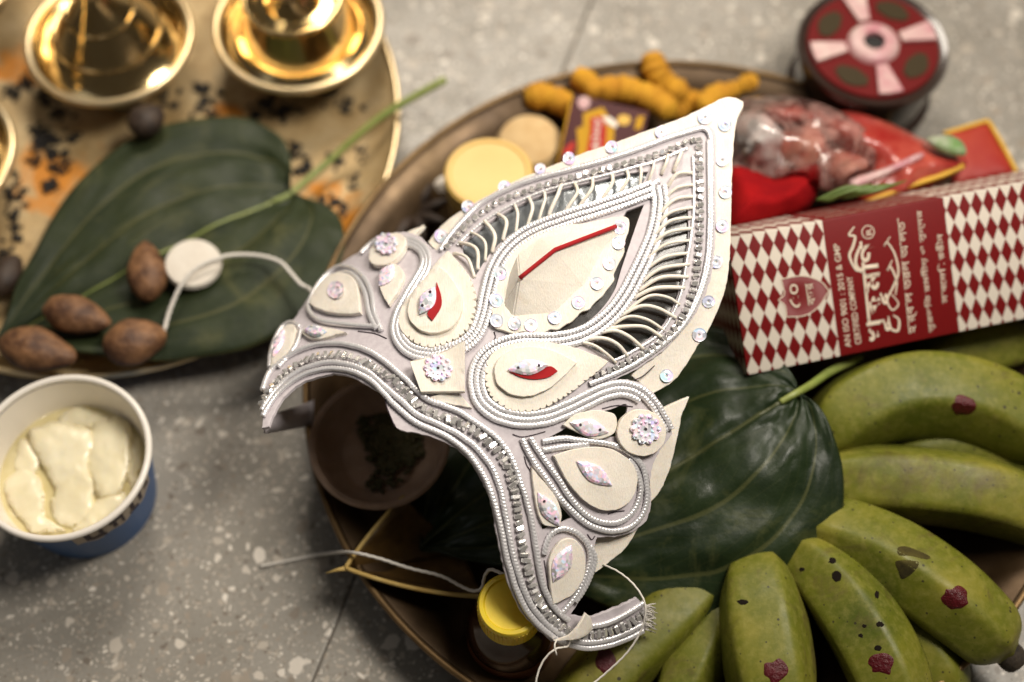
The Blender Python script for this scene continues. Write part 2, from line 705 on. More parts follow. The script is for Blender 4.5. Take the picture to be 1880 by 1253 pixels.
def make_banana():
    t = NT("banana_skin")
    c = t.ramp(t.noise(24, 6, .65), [(.28, (.058, .075, .006)), (.5, (.122, .128, .012)), (.72, (.235, .205, .030))])
    c = t.mix(t.ramp(t.noise(320, 5, .7), [(.45, 0.0), (.75, .35)]), c, (.32, .28, .08))
    st = t.noise(42, 7, .72, dist=1.2)
    c = t.mix(t.ramp(st, [(.53, 0.0), (.68, .75)]), c, (.085, .062, .020))
    for sc, lo, sp in ((150, -.22, .34), (420, -.22, .44)):
        v = t.voro(sc)
        sep = t.n("ShaderNodeSeparateColor")
        t.t.links.new(v.outputs["Color"], sep.inputs[0])
        d = t.math('SUBTRACT', t.math('MULTIPLY_ADD', sep.outputs[0], sp, lo), v.outputs["Distance"])
        c = t.mix(t.ramp(t.math('MULTIPLY_ADD', d, 14.0, .5), [(.4, 0.0), (.6, .85)]), c, (.022, .016, .010))
    t.p(col=c, rough=t.ramp(t.noise(90, 5), [(.3, .38), (.7, .60)]), spec=.28)
    t.bump(t.noise(240, 5, .65), .22, .0007)
    return t.m


BANANA = make_banana()
BANANA_TIP = mat("banana_tip", (.018, .013, .010), .8, col2=(.05, .035, .02), vs=400, bump=(600, .6, .001))
KUMKUM = mat("kumkum_paste", (.055, .003, .004), .38, col2=(.085, .005, .009), vs=500, bump=(700, .8, .0008), spec=.35)
NUT = mat("areca_nut", (.065, .025, .010), .6, col2=(.25, .12, .05), vs=130, bump=(260, .8, .0012))
DARKNUT = mat("dark_nut", (.022, .012, .008), .6, col2=(.05, .03, .018), vs=200, bump=(300, .8, .001))
WHITE_DISC = mat("pale_disc", (.62, .56, .48), .8, col2=(.70, .65, .57), vs=130, bump=(300, .5, .0008))
TURMERIC = mat("turmeric_root", (.46, .20, .008), .85, col2=(.60, .31, .015), vs=110, bump=(400, .8, .0012))
CUPW = mat("cup_white", (.80, .75, .68), .38, coat=.2)
CUPB = mat("cup_blue", (.030, .105, .29), .45)
CUPL = mat("cup_label", (.42, .35, .27), .5)
CURD = mat("curd", (.72, .64, .42), .30, col2=(.82, .76, .56), vs=60, bump=(90, .10, .001), coat=.2, coatr=.2, sss=.3)
CURD.node_tree.nodes["Principled BSDF"].inputs["Subsurface Radius"].default_value = (.004, .003, .0015)
WHEY = mat("whey", (.60, .51, .26), .14, col2=(.68, .60, .36), vs=70, bump=(90, .15, .001), coat=.5)
YELLOW = mat("yellow_plastic", (.72, .50, .018), .38, col2=(.76, .55, .03), vs=200, bump=(1200, .12, .0003), sss=.1)
JARLID = mat("jar_lid_cream", (.62, .39, .10), .45, col2=(.66, .44, .13), vs=40)
JARGLASS = mat("jar_amber", (.42, .24, .03), .25, coat=.4)
BROWNGLASS = mat("brown_glass", (.030, .009, .004), .16, coat=.15, spec=.3)
BOTTLE_LABEL = mat("bottle_label", (.16, .045, .012), .45)
CLAY = mat("clay_saucer", (.33, .21, .14), .8, col2=(.42, .29, .21), vs=90, bump=(500, .5, .0008))
HERB = mat("green_gram", (.045, .055, .014), .6, col2=(.10, .075, .03), vs=900)
BEIGE = mat("beige_cake", (.50, .33, .15), .85, col2=(.60, .43, .22), vs=90, bump=(200, .5, .001))
DRYLEAF = mat("dry_leaf", (.055, .028, .008), .5, col2=(.13, .072, .018), vs=90, bump=(220, .5, .001))
DRYEDGE = mat("dry_leaf_edge", (.42, .27, .07), .6, col2=(.50, .36, .12), vs=200)
SEED = mat("black_sesame", (.012, .010, .009), .5)
REDCLOTH = mat("red_cloth", (.21, .003, .005), .9, col2=(.29, .005, .006), vs=90, spec=.1, bump=(700, .5, .0008))
REDFOIL = mat("red_packet", (.28, .014, .011), .32, col2=(.42, .075, .050), vs=55, coat=.5, bump=(80, .35, .003))
PINK = mat("pink_sweet", (.42, .10, .07), .5, col2=(.58, .26, .17), vs=60, bump=(150, .5, .002))
WHITEFOIL = mat("white_wrapper", (.66, .62, .58), .3, .1, col2=(.80, .78, .76), vs=200, bump=(260, .8, .002))
ORANGEFOIL = mat("orange_red_packet", (.29, .014, .008), .6, col2=(.35, .035, .012), vs=50)
YELLOWTRIM = mat("yellow_trim", (.62, .36, .03), .5)
GREENTAG = mat("green_tag", (.13, .24, .07), .6, col2=(.45, .42, .36), vs=70)
GRASS = mat("grass_green", (.09, .14, .025), .5)
GOLD = mat("gold_bead", (.80, .60, .28), .2, 1.0)
REELRED = mat("reel_red", (.115, .005, .005), .6, spec=.15)
REELDARK = mat("reel_dark", (.03, .018, .014), .22, coat=.5)
OLIVE = mat("reel_olive", (.040, .028, .012), .6, spec=.15)
PEARL = mat("reel_pearl", (.62, .50, .45), .35, col2=(.46, .19, .22), vs=55, spec=.4)
BLACK = mat("black_hole", (.006, .005, .005), .7)
PURPLE = mat("matchbox_plum", (.060, .014, .015), .6, col2=(.085, .022, .022), vs=40, spec=.25)
GOLDPRINT = mat("print_gold", (.50, .27, .015), .7, spec=.2)
REDPRINT = mat("print_red", (.42, .03, .02), .7, spec=.2)
WHITEPRINT = mat("print_white", (.72, .64, .55), .5)
CREAMPRINT = mat("print_cream", (.66, .56, .44), .45)
BOXRED_C = (.135, .004, .005)
BOXRED = mat("box_red", BOXRED_C, .45, spec=.25)


def make_box():
    t = NT("harlequin_print")
    uv = t.n("ShaderNodeUVMap", uv_map="UVMap").outputs[0]
    sp = t.n("ShaderNodeSeparateXYZ")
    t.t.links.new(uv, sp.inputs[0])
    x, y = sp.outputs[0], sp.outputs[1]
    p = t.math('DIVIDE', x, .00515)
    q = t.math('DIVIDE', y, .0105)
    par = t.math('ADD', t.math('FLOOR', t.math('ADD', p, q)), t.math('FLOOR', t.math('SUBTRACT', p, q)))
    wm = t.math('LESS_THAN', t.math('FLOORED_MODULO', par, 2.0), .5)
    band = t.math('MULTIPLY', t.math('GREATER_THAN', x, .0386), t.math('LESS_THAN', x, .0893))
    wm = t.math('MULTIPLY', wm, t.math('SUBTRACT', 1.0, band))
    c = t.mix(t.noise(400, 4), BOXRED_C, (.165, .006, .006))
    c = t.mix(wm, c, (.64, .575, .49))
    t.p(col=c, rough=.45, spec=.25)
    t.bump(t.noise(700, 3), .05, .0004)
    return t.m


HARLEQUIN = make_box()

# ------------------------------------------------------------------ floor
fl = mesh_of("floor", [(-1.5, -1.2, -.0012), (1.5, -1.2, -.0012), (1.5, 2.2, -.0012), (-1.5, 2.2, -.0012)], [(0, 1, 2, 3)])
floor = link("floor", fl, JOINT)
floor["kind"] = "structure"
ja, jb = at(573, 1252, 0), at(1062, 60, 0)
jd = (jb - ja) / np.linalg.norm(jb - ja)
jn = np.array([jd[1], -jd[0], 0])


def tile(a0, a1, b0, b1):
    c = [ja + jd * a + jn * b for a, b in ((a0, b0), (a1, b0), (a1, b1), (a0, b1))]
    v = [(*p[:2], z) for z in (-.0011, -.0004, 0) for p in c]
    for i in range(4):
        q = c[i] + (sum(c) / 4 - c[i]) * .0006 / .4
        v[8 + i] = (q[0], q[1], 0)
    f = [(8, 9, 10, 11)]
    for k in (0, 4):
        for i in range(4):
            j = (i + 1) % 4
            f.append((k + i, k + j, k + 4 + j, k + 4 + i))
    o = link("floor_tile", mesh_of("floor_tile", v, f), TERRAZZO, floor, smooth=False)
    bm = bmesh.new()
    bm.from_mesh(o.data)
    bmesh.ops.recalc_face_normals(bm, faces=bm.faces)
    bm.to_mesh(o.data)
    bm.free()


tile(-.5, 1.2, -1.2, -.0004)
tile(-.5, 1.2, .0004, 1.2)

# ------------------------------------------------------------------ right plate
cx, cy, pr = fit_circle([(574, 800), (590, 900), (831, 221), (962, 157), (1180, 120), (1397, 133), (650, 1056), (848, 1251)], .024)
BP = (cx, cy)
prof = [(0, .0012), (pr * .72, .0012), (pr * .80, .0025), (pr * .86, .008), (pr * .93, .018), (pr - .003, .0235)] + arc(pr - .0012, .0235, .0016, 180, 0, 6) + \
    [(pr + .0004, .022), (pr * .94, .0165), (pr * .875, .0065), (pr * .81, .0008), (pr * .72, .0002), (0, .0002)]
t = thing("bronze_plate", "large dark bronze plate holding the white headdress, bananas and red box", "plate", (cx, cy, 0))
lathe("dish", prof, (cx, cy, 0), BRONZE, t, 128)
rim = lathe("rim", arc(pr - .0008, .0242, .0013, 0, 360, 12), (cx, cy, 0), RIMBRONZE, t, 128)
rim["label"] = "worn golden edge of the dark plate"

# ------------------------------------------------------------------ left plate
cx, cy, lr = fit_circle([(731, 150), (720, 280), (690, 380), (612, 490), (215, 692), (2, 680)], .016)
LP = (cx, cy)
t = thing("brass_plate", "golden stained brass plate carrying the lamps and the flat betel leaf", "plate", (cx, cy, 0))
prof = [(0, .003), (lr * .86, .003), (lr * .90, .0045), (lr * .955, .011), (lr - .001, .0155), (lr, .0155), (lr * .96, .009), (lr * .905, .002), (lr * .86, .0005), (0, .0005)]
lathe("dish", prof, (cx, cy, 0), STAINED, t, 128)
lathe("rim", arc(lr - .0005, .0158, .0013, 0, 360, 12), (cx, cy, 0), LITBRASS, t, 128)


# black sesame on the left plate
def seeds(name, clusters, z, size, mat_, n, sig):
    V, F = [], []
    base = [(0, 0, 1), (0, 0, -1)] + [(math.cos(a), math.sin(a), 0) for a in (0, 1.05, 2.09, 3.14, 4.19, 5.24)]
    tri = []
    for i in range(6):
        a, b = 2 + i, 2 + (i + 1) % 6
        tri += [(0, a, b), (1, b, a)]
    for (x, y) in clusters:
        for k in range(random.randint(*n)):
            px, py = random.gauss(x, sig), random.gauss(y, sig)
            zz = z(px, py) if callable(z) else z
            p = at(px, py, zz + size * .4)
            an, s = random.uniform(0, 6.3), size * random.uniform(.7, 1.2)
            b = len(V)
            for q in base:
                qx, qy, qz = q[0] * s * 1.3, q[1] * s * .75, q[2] * s * .5
                V.append((p[0] + qx * math.cos(an) - qy * math.sin(an), p[1] + qx * math.sin(an) + qy * math.cos(an), p[2] + qz))
            F += [tuple(b + i for i in f) for f in tri]
    return link(name, mesh_of(name, V, F), mat_)


cl = [(75, 240), (70, 290), (85, 340), (30, 350), (110, 210), (310, 185), (372, 168), (490, 192), (520, 205), (600, 172), (640, 190), (690, 190), (545, 272), (555, 305),
      (620, 290), (668, 282), (700, 230), (12, 470), (30, 440), (52, 150), (25, 170), (632, 392), (598, 380), (655, 340), (20, 400), (470, 210), (380, 195), (90, 180), (10, 320), (140, 250), (100, 270), (110, 300), (78, 262)]
s = seeds("black_sesame_seeds", cl, .003, .0017, SEED, (8, 20), 10)
s["kind"] = "stuff"
s["label"] = "black sesame seeds strewn over the golden plate"
s["category"] = "seeds"


# ------------------------------------------------------------------ brass lamps on the left plate
def lamp(pts, label, style, z=.030):
    cx, cy, r = fit_circle(pts, z) if len(pts) > 2 else (*at(*pts[0], z)[:2], pts[1])
    t = thing("brass_lamp", label, "oil lamp", (cx, cy, .003), "brass lamps standing on the golden plate")
    z0 = .003
    foot = [(0, z0), (r * .55, z0), (r * .58, z0 + .002), (r * .50, z0 + .006), (r * .62, z - .010), (r * .86, z - .004), (r - .0015, z)]
    lathe("foot", foot, (cx, cy, 0), BRASS, t)
    lathe("rim", arc(r - .0008, z, .0019, 0, 360, 14), (cx, cy, 0), LITBRASS, t)
    if style == 0:
        dome = [(r - .0020, z), (r * .88, z - .0035), (r * .76, z - .001), (r * .64, z + .006), (r * .50, z + .014), (r * .36, z + .021), (r * .22, z + .029), (r * .12, z + .038), (r * .07, z + .052), (0, z + .054)]
        lathe("dome", dome, (cx, cy, 0), BRASS, t)
        for k in (.64, .40):
            zz = np.interp(k, [.22, .36, .50, .64, .76], [z + .029, z + .021, z + .014, z + .006, z - .001])
            lathe("ridge", arc(r * k, zz, .0009, 0, 360, 8), (cx, cy, 0), BRASS, t)
    else:
        dome = [(r - .0020, z), (r * .88, z - .004), (r * .76, z - .002), (r * .64, z + .008), (r * .57, z + .019)]
        lathe("dome", dome, (cx, cy, 0), BRASS, t)
        lathe("ridge", arc(r * .56, z + .0195, .0016, 0, 360, 12), (cx, cy, 0), BRASS, t)
        cup = [(r * .55, z + .0195), (r * .46, z + .017), (r * .34, z + .018), (r * .22, z + .024), (r * .15, z + .033), (r * .13, z + .053), (0, z + .055)]
        lathe("stem", cup, (cx, cy, 0), BRASS, t)
    return r


r1 = lamp([(44, 92), (351, 62), (195, 196), (112, 168), (288, 165)], "polished brass lamp with a conical dome, just above the betel leaf", 0)
lamp([(396, 22), (700, 48), (548, 175), (440, 132), (652, 130)], "polished brass lamp with a raised inner ring, nearest the plate's edge", 1)
lamp([(-108, -62), r1], "brass lamp of which only a rim shows in the top corner", 1)
lamp([(-134, 285), r1], "brass lamp mostly cut off, rim beside the seeds and orange stain", 0)


# ------------------------------------------------------------------ betel leaves
def leaf(name, label, base, tip, hw, mat_, z0, z1, stalk, fold=.12, curl=.0, lobe=.55, seed=0, skew=0.0, zfun=None, relief=.0018, rough=.0009, shape=None, group="betel leaves"):
    """Heart-shaped leaf between two photo points; hw = half width in metres."""
    B, Tp = at(*base, z0), at(*tip, z1)
    L = np.linalg.norm((Tp - B)[:2])
    dx = (Tp - B) / np.linalg.norm(Tp - B)
    dy = np.cross([0, 0, 1.0], dx)
    dy /= np.linalg.norm(dy)
    t = thing(name, label, "leaf", tuple(B), group)
    ns, nt = 72, 65
    hv = spline(shape or [(0, 0, 1), (-.055 * lobe, .20), (-.075 * lobe, .45), (-.02, .74), (.13, .95), (.32, 1.0), (.52, .88), (.70, .64), (.84, .36), (.93, .14), (1, 0, 1)], False, .01)
    hs_ = np.r_[0, np.cumsum(np.linalg.norm(np.diff(hv, axis=0), axis=1))]
    hs_ /= hs_[-1]
    V, UV = [], []
    for i in range(ns):
        s = i / (ns - 1)
        ox, oy = np.interp(s, hs_, hv[:, 0]), np.interp(s, hs_, hv[:, 1])
        prof = oy
        for j in range(nt):
            x = -1 + 2 * j / (nt - 1)
            edge = 1 + (.025 * math.sin(13 * s + seed) + .012 * math.sin(37 * s + 2 * seed)) * abs(x)
            a = L * ((1 - abs(x)) * s ** 1.3 + abs(x) * ox)
            y = hw * oy * edge * x * (1 + skew * (1 if x > 0 else -1))
            fr = abs(((x * 3 + .5) % 1) - .5)
            zz = relief * (1 - math.exp(-fr / .12)) * prof * (1 - .4 * s)
            zz += fold * abs(y) - curl * (y * y) / hw
            zz += .0035 * fbm((s * 3 + seed, x * 2, .3), 1.0)
            zz += rough * fbm((s * 7 + seed, x * 5, 2.3), 1.0)
            p = B + dx * a + dy * y
            p[2] += zz
            if zfun:
                p[2] += zfun(s, x)
            V.append(p)
            UV.append((s, x))
    F = [(i * nt + j, (i + 1) * nt + j, (i + 1) * nt + j + 1, i * nt + j + 1) for i in range(ns - 1) for j in range(nt - 1)]
    me = mesh_of("blade", V, F)
    uvl = me.uv_layers.new(name="UVMap")
    for lp in me.loops:
        uvl.data[lp.index].uv = UV[lp.vertex_index]
    o = link("blade", me, mat_, t)
    md = o.modifiers.new("thick", 'SOLIDIFY')
    md.thickness = .0005
    # midrib
    mid = np.array([V[i * nt + nt // 2] for i in range(ns)])
    rr = np.linspace(.0013, .0003, ns)
    tube("midrib", mid + [0, 0, -.0001], rr, STALK if mat_ is LEAF2 else LEAF, t, 6)
    if stalk:
        P = spline3([B + dx * L * .06 + [0, 0, .0006]] + [B] + [at(*q[:2], q[2]) for q in stalk], 30)
        tube("stalk", P, np.linspace(.0013, .0020, len(P)), STALK, t, 8)
    return t


leaf("betel_leaf", "broad dull green betel leaf lying on the golden plate under the nuts", (533, 356), (-15, 635), .063, LEAF2, .014, .016,
     [(600, 300, .012), (700, 215, .020), (818, 146, .026)], fold=.02, curl=.04, seed=1, lobe=1.0, relief=.0026, zfun=lambda s, x: .004 * math.sin(3.1 * s) + .007 * max(0, x) * min(1, s * 4))
leaf("betel_leaf", "glossy dark betel leaf draped over the bananas beneath the checked box", (1462, 722), (945, 1035), .0645, LEAF, .057, .033,
     [(1490, 706, .052), (1525, 682, .047), (1580, 655, .040)], fold=.01, curl=.30, relief=.0024, seed=4, skew=.0, rough=.0020, shape=[(0, 0, 1), (-.035, .10), (-.035, .28), (.0, .54), (.07, .74), (.147, .87), (.24, .97), (.343, 1.0), (.46, .98), (.555, .91), (.76, .60), (.9, .26), (1, 0, 1)],
     zfun=lambda s, x: -.010 * max(0, s - .35) - .004 * abs(x) ** 3)
leaf("betel_leaf", "shadowed betel leaf seen through the arch of the white headdress", (1010, 800), (770, 1010), .045, LEAF, .024, .014, None, fold=.04, curl=.15, seed=9, lobe=1.0)

# ------------------------------------------------------------------ areca nuts, disc
NUTG = "areca nuts on the betel leaf"


def nut(px, py, a, b, ang, label, mat_=NUT, seed=0, z=.016, tipf=.25):
    V, F = [], []
    n, m = 20, 14
    c = at(px, py, z)
    ca, sa = math.cos(ang), math.sin(ang)
    for i in range(m + 1):
        t = i / m * math.pi
        for j in range(n):
            p = j / n * 2 * math.pi
            x = -math.cos(t)
            rr = math.sin(t) * (1 - tipf * max(0, x) ** 1.0)
            g = 1 - .09 * math.exp(-((p - 1.2) / .35) ** 2)
            q = np.array([a * (x + .12 * max(0, x) ** 3), b * rr * math.cos(p) * g, b * .85 * rr * math.sin(p) * g])
            q *= 1 + .05 * fbm((q * 160 + seed).tolist(), 1)
            V.append((c[0] + q[0] * ca - q[1] * sa, c[1] + q[0] * sa + q[1] * ca, c[2] + q[2]))
    for i in range(m):
        for j in range(n):
            F.append((i * n + j, i * n + (j + 1) % n, (i + 1) * n + (j + 1) % n, (i + 1) * n + j))
    return tag(link("areca_nut", mesh_of("areca_nut", V, F), mat_), label, "nut", NUTG)


nut(270, 500, .0135, .0088, 1.75, "upright oval brown nut touching the pale disc", seed=1, z=.030)
nut(138, 578, .0145, .0085, -.3, "reddish brown pointed nut between two others on the leaf", seed=2, z=.030)
nut(66, 642, .0160, .0098, -.25, "wrinkled dark nut closest to the white cup", seed=3, z=.030)
nut(244, 628, .0125, .0102, .35, "round tan nut beside the loose end of the white string", seed=4, z=.030, tipf=.1)
nut(268, 222, .0085, .0080, .8, "blackish nut at the leaf's edge below the conical lamp", DARKNUT, 5, z=.026, tipf=.1)
nut(8, 508, .0105, .0075, 1.2, "dark nut half out of the picture at the leaf's tip side", DARKNUT, 6, z=.012, tipf=.1)

c = at(355, 486, .0300)
o = lathe("pale_disc", [(0, .0022), (.0095, .0022), (.0115, .0018), (.0122, 0), (.0115, -.0018), (0, -.002)], c, WHITE_DISC, None, 48, ('Y', .06))
tag(o, "flat round whitish disc lying on the betel leaf by the nuts", "disc")

# ------------------------------------------------------------------ curd cup
RC, ZR = .0342, .043
cc = at(113, 838, ZR)
cx, cy = cc[0], cc[1]
t = thing("curd_cup", "white rimmed paper cup with blue printed outside on the terrazzo", "cup", (cx, cy, 0))
rb = .0275
lathe("wall", [(0, .0010), (rb - .001, .0010), (RC - .0012, ZR - .001), (RC - .0004, ZR - .001), (rb, .0002), (0, .0002)], (cx, cy, 0), CUPB, t, 96)
lathe("liner", [(0, .0015), (rb - .0014, .0015), (RC - .0016, ZR - .001)], (cx, cy, 0), CUPW, t, 96)
lathe("rim", arc(RC - .0003, ZR, .0014, 0, 360, 12), (cx, cy, 0), CUPW, t, 96)


def cup_patch(name, a0, a1, z0, z1, mat_, out, wob=0.0, na=24):
    V, F = [], []
    for i in range(na + 1):
        a = math.radians(a0 + (a1 - a0) * i / na)
        for k, z in enumerate((z0 + wob * math.sin(i * .9), z1 - wob * math.sin(i * 1.3))):
            r = rb + (RC - .0004 - rb) * z / ZR + out
            V.append((cx + r * math.cos(a), cy + r * math.sin(a), z))
    for i in range(na):
        F.append((2 * i, 2 * i + 2, 2 * i + 3, 2 * i + 1))
    return link(name, mesh_of(name, V, F), mat_, t)


cup_patch("label_band", -78, -8, .028, .0415, CUPL, .0003, .0012)
for k, (a0, a1, z0, z1) in enumerate([(-70, -66, 0.0305, 0.0405), (-66, -56, 0.0295, 0.0325), (-60, -57, 0.0325, 0.0385), (-52, -42, 0.0365, 0.0390), (-50, -47, 0.0305, 0.0365), (-43, -41, 0.0295, 0.0385), (-36, -27, 0.0295, 0.0320), (-34, -31, 0.0325, 0.0390), (-25, -22, 0.0305, 0.0395), (-18, -12, 0.0335, 0.0365)]):
    cup_patch("label_print", a0, a1, z0, z1, INK, .0006, .0004, 6)

cu = thing("curd", "pale yellow curd in broken slabs filling the paper cup", "curd", (cx, cy, .03))
zl = .0240
rl = rb + (RC - .0016 - rb) * zl / ZR - .0004
lathe("whey", [(0, zl)] + [(rl * k / 10, zl + .0004 * math.sin(k)) for k in range(1, 10)] + [(rl, zl + .0008), (rl, zl - .004)], (cx, cy, 0), WHEY, cu, 64)


def slab(pts, z, h, seed, name="curd_slab", tilt=(0, 0)):
    cc0 = np.mean(pts, axis=0)
    ol = spline([tuple(cc0 + (np.array(p) - cc0) * 1.13) for p in pts], True, 5)
    wob = np.array([[fbm((p[0] * .02 + seed, p[1] * .02, 1.1), 1.6) * 7, fbm((p[0] * .02, p[1] * .02 + seed, 7.7), 1.6) * 7] for p in ol])
    ol = ol + wob
    c = ol.mean(0)
    dmax = np.linalg.norm(ol - c, axis=1).max()

    def warp(p):
        d = np.linalg.norm(ol - p, axis=1).min()
        return -.0022 * math.exp(-d / 6) + .0008 * fbm((p[0] * .03 + seed, p[1] * .03, .5), 1) + (p[0] - c[0]) * tilt[0] + (p[1] - c[1]) * tilt[1]
    return panel(name, ol, -h, 0, CURD, cu, mapf=flat(z), grid=6, chamfer=2.5, warp=warp)


slab([(62, 800), (110, 790), (165, 800), (160, 850), (165, 885), (165, 935), (130, 960), (95, 940), (100, 895), (85, 860)], .0284, .006, 1, tilt=(0, -.00002))
slab([(165, 800), (205, 772), (240, 800), (232, 850), (220, 895), (185, 905), (165, 860)], .0284, .006, 2, tilt=(.00002, 0))
slab([(15, 890), (55, 870), (80, 915), (85, 950), (115, 968), (70, 975), (35, 940)], .0278, .006, 3)
slab([(110, 765), (150, 752), (195, 762), (175, 785), (120, 785)], .0270, .004, 4)
slab([(175, 920), (225, 905), (225, 935), (185, 962), (140, 972), (150, 950)], .0270, .004, 5)
slab([(35, 810), (60, 815), (70, 855), (45, 880), (28, 860)], .0264, .004, 6)

slab([(225, 800), (255, 812), (258, 860), (240, 900), (228, 860)], .0266, .004, 7)

# ------------------------------------------------------------------ saucer of gram under the arch
c = at(696, 808, .034)
t = thing("clay_saucer", "pale clay saucer of green gram in the shade of the arch", "saucer", (c[0], c[1], .012))
rs = .0272
lathe("bowl", [(0, .005), (rs * .6, .005), (rs * .85, .011), (rs - .0016, .018), (rs, .0185), (rs + .0010, .0175), (rs * .9, .006), (rs * .7, .001), (0, .001)], (c[0], c[1], .0155), CLAY, t, 64, ('X', .04))
g = seeds("green_gram_seeds", [(random.gauss(722, 26), random.gauss(800, 40)) for _ in range(70)], .0215, .0016, HERB, (5, 9), 10)
g["kind"], g["label"], g["category"] = "stuff", "dark green gram heaped in the clay saucer", "gram"

# ------------------------------------------------------------------ folded dry leaf
A = at(634, 1043, .030)
E1, E2 = at(742, 912, .030), at(890, 1096, .030)
K0, K1 = at(640, 1046, .024), at(850, 1010, .007)
t = thing("dry_leaf_boat", "folded brown dry leaf with golden edges beside the yellow capped bottle", "leaf", tuple(A))


def bez(a, b, c, k):
    u = np.linspace(0, 1, k)[:, None]
    return (1 - u) ** 2 * a + 2 * u * (1 - u) * b + u * u * c


def leaf_side(edge, keel):
    V, F = [], []
    for i in range(24):
        for j in range(10):
            v = j / 9
            p = edge[i] * (1 - v) + keel[i] * v
            p = p + np.array([0, 0, -.006 * math.sin(math.pi * v) * i / 23 + .0008 * fbm((i * .3, v * 3, 1), 1)])
            V.append(p)
    for i in range(23):
        for j in range(9):
            F.append((i * 10 + j, (i + 1) * 10 + j, (i + 1) * 10 + j + 1, i * 10 + j + 1))
    o = link("blade", mesh_of("blade", V, F), DRYLEAF, t)
    o.modifiers.new("thick", 'SOLIDIFY').thickness = .0007


keel = bez(K0, (K0 + K1) / 2 + [0, 0, -.006], K1, 24)
e1 = bez(A, (A + E1) / 2 + [-.002, 0, .002], E1, 24)
e2 = bez(A, (A + E2) / 2 + [0, -.0055, .002], E2, 24)
leaf_side(e1, keel)
leaf_side(e2, keel)
tube("folded_edge", e1, .0009, DRYEDGE, t, 8)
tube("folded_edge", e2, .0009, DRYEDGE, t, 8)
tube("leaf_point", np.array([A + [.001, 0, 0], at(618, 1047, .029), at(598, 1053, .028)]), np.array([.0011, .0007, .0002]), DRYEDGE, t, 6)

# ------------------------------------------------------------------ bottle
c = at(937, 1112, .058)
t = thing("bottle", "small brown glass bottle with yellow screw cap under the headdress", "bottle", (c[0], c[1], .0015))
rc = .0118
x, y = c[0], c[1]
ZC = .060
lathe("glass_body", [(0, .002), (.0150, .002), (.0166, .004), (.0166, .028), (.0160, .034), (.0140, .040), (.0105, .0445), (.0100, .052)], (x, y, 0), BROWNGLASS, t, 64)
lathe("label", [(.0168, .008), (.01685, .0082), (.01685, .0265), (.0168, .0267)], (x, y, 0), BOTTLE_LABEL, t, 64)
cap = lathe("cap", [(rc - .0004, ZC - .0135), (rc, ZC - .013), (rc, ZC - .0008), (rc - .0006, ZC), (rc - .0020, ZC + .0001), (rc - .0026, ZC - .0007), (0, ZC - .0009)], (x, y, 0), YELLOW, t, 64)
rid = bpy.data.meshes.new("grip_ridge")
bm = bmesh.new()
bmesh.ops.create_cube(bm, size=1)
bmesh.ops.scale(bm, vec=(.0006, .0006, .0085), verts=bm.verts)
bm.to_mesh(rid)
bm.free()
rid.materials.append(YELLOW)
for k in range(48):
    a = k / 48 * 2 * math.pi
    o = link("grip_ridge", rid, None, cap, smooth=False)
    o.matrix_basis = Matrix.Translation((x + rc * math.cos(a), y + rc * math.sin(a), ZC - .0068)) @ Matrix.Rotation(a, 4, 'Z')

# ------------------------------------------------------------------ jar, cake, star anise
c = at(897, 316, .050)
t = thing("cream_jar", "small amber jar with a pale yellow lid behind the headdress", "jar", (c[0], c[1], .002))
rj = .0185
lathe("glass", [(0, -.036), (rj - .002, -.036), (rj, -.033), (rj, -.010), (rj - .001, -.007)], c, JARGLASS, t, 64, ('X', -.05))
lathe("lid", [(rj - .001, -.010), (rj + .0006, -.0095), (rj + .0006, -.0012), (rj - .0006, 0), (rj - .002, .0001), (rj - .0026, -.0005), (0, -.0004)], c, JARLID, t, 64, ('X', -.05))
c = at(972, 272, .014)
o = lathe("beige_cake", [(0, .010), (.008, .0095), (.0135, .007), (.0165, .001), (.0155, -.006), (.012, -.011), (0, -.011)], c, BEIGE, None, 48)
tag(o, "round beige cake lying between the yellow lid and the matchbox", "cake")
t = thing("star_pod", "dark spiky dried pod left of the yellow jar", "pod", tuple(at(758, 396, .006)))
c = at(762, 395, .010)
for k in range(8):
    a = k / 8 * 6.283 + .3
    d = np.array([math.cos(a), math.sin(a), .28])
    P = np.array([c, c + d * .006, c + d * .012 + [0, 0, .001], c + d * .017 + [0, 0, .001]])
    tube("point", spline3(P, 8), np.interp(np.linspace(0, 1, 9), [0, .45, 1], [.0016, .0034, .0004]), DARKNUT, t, 8)
c = at(803, 338, .010)
V, F = [], []
o = lathe("pale_sweet", [(0, .006), (.004, .0052), (.0066, .002), (.0066, -.002), (.004, -.005), (0, -.006)], c, WHITE_DISC, None, 32)
tag(o, "small whitish round sweet tucked against the jar's left side", "sweet")

# ------------------------------------------------------------------ turmeric
TG = "turmeric fingers heaped at the far edge of the bronze plate"


def turmeric(pts, r, z, label, seed):
    P = spline3([at(p[0], p[1], z + (p[2] if len(p) > 2 else 0)) for p in pts], 40)
    s = np.linspace(0, 1, len(P))
    R = 1.15 * r * (np.clip(np.minimum(s, 1 - s) * 9, 0, 1) ** .5 * .8 + .2)
    R = R * np.array([1 + .16 * math.sin(k * 26 + seed) ** 2 + .14 * fbm((k * 5 + seed, seed, .3), 1) for k in s])
    o = tube("turmeric_root", P, R, TURMERIC, None, 12)
    tag(o, label, "turmeric", TG)
    return o


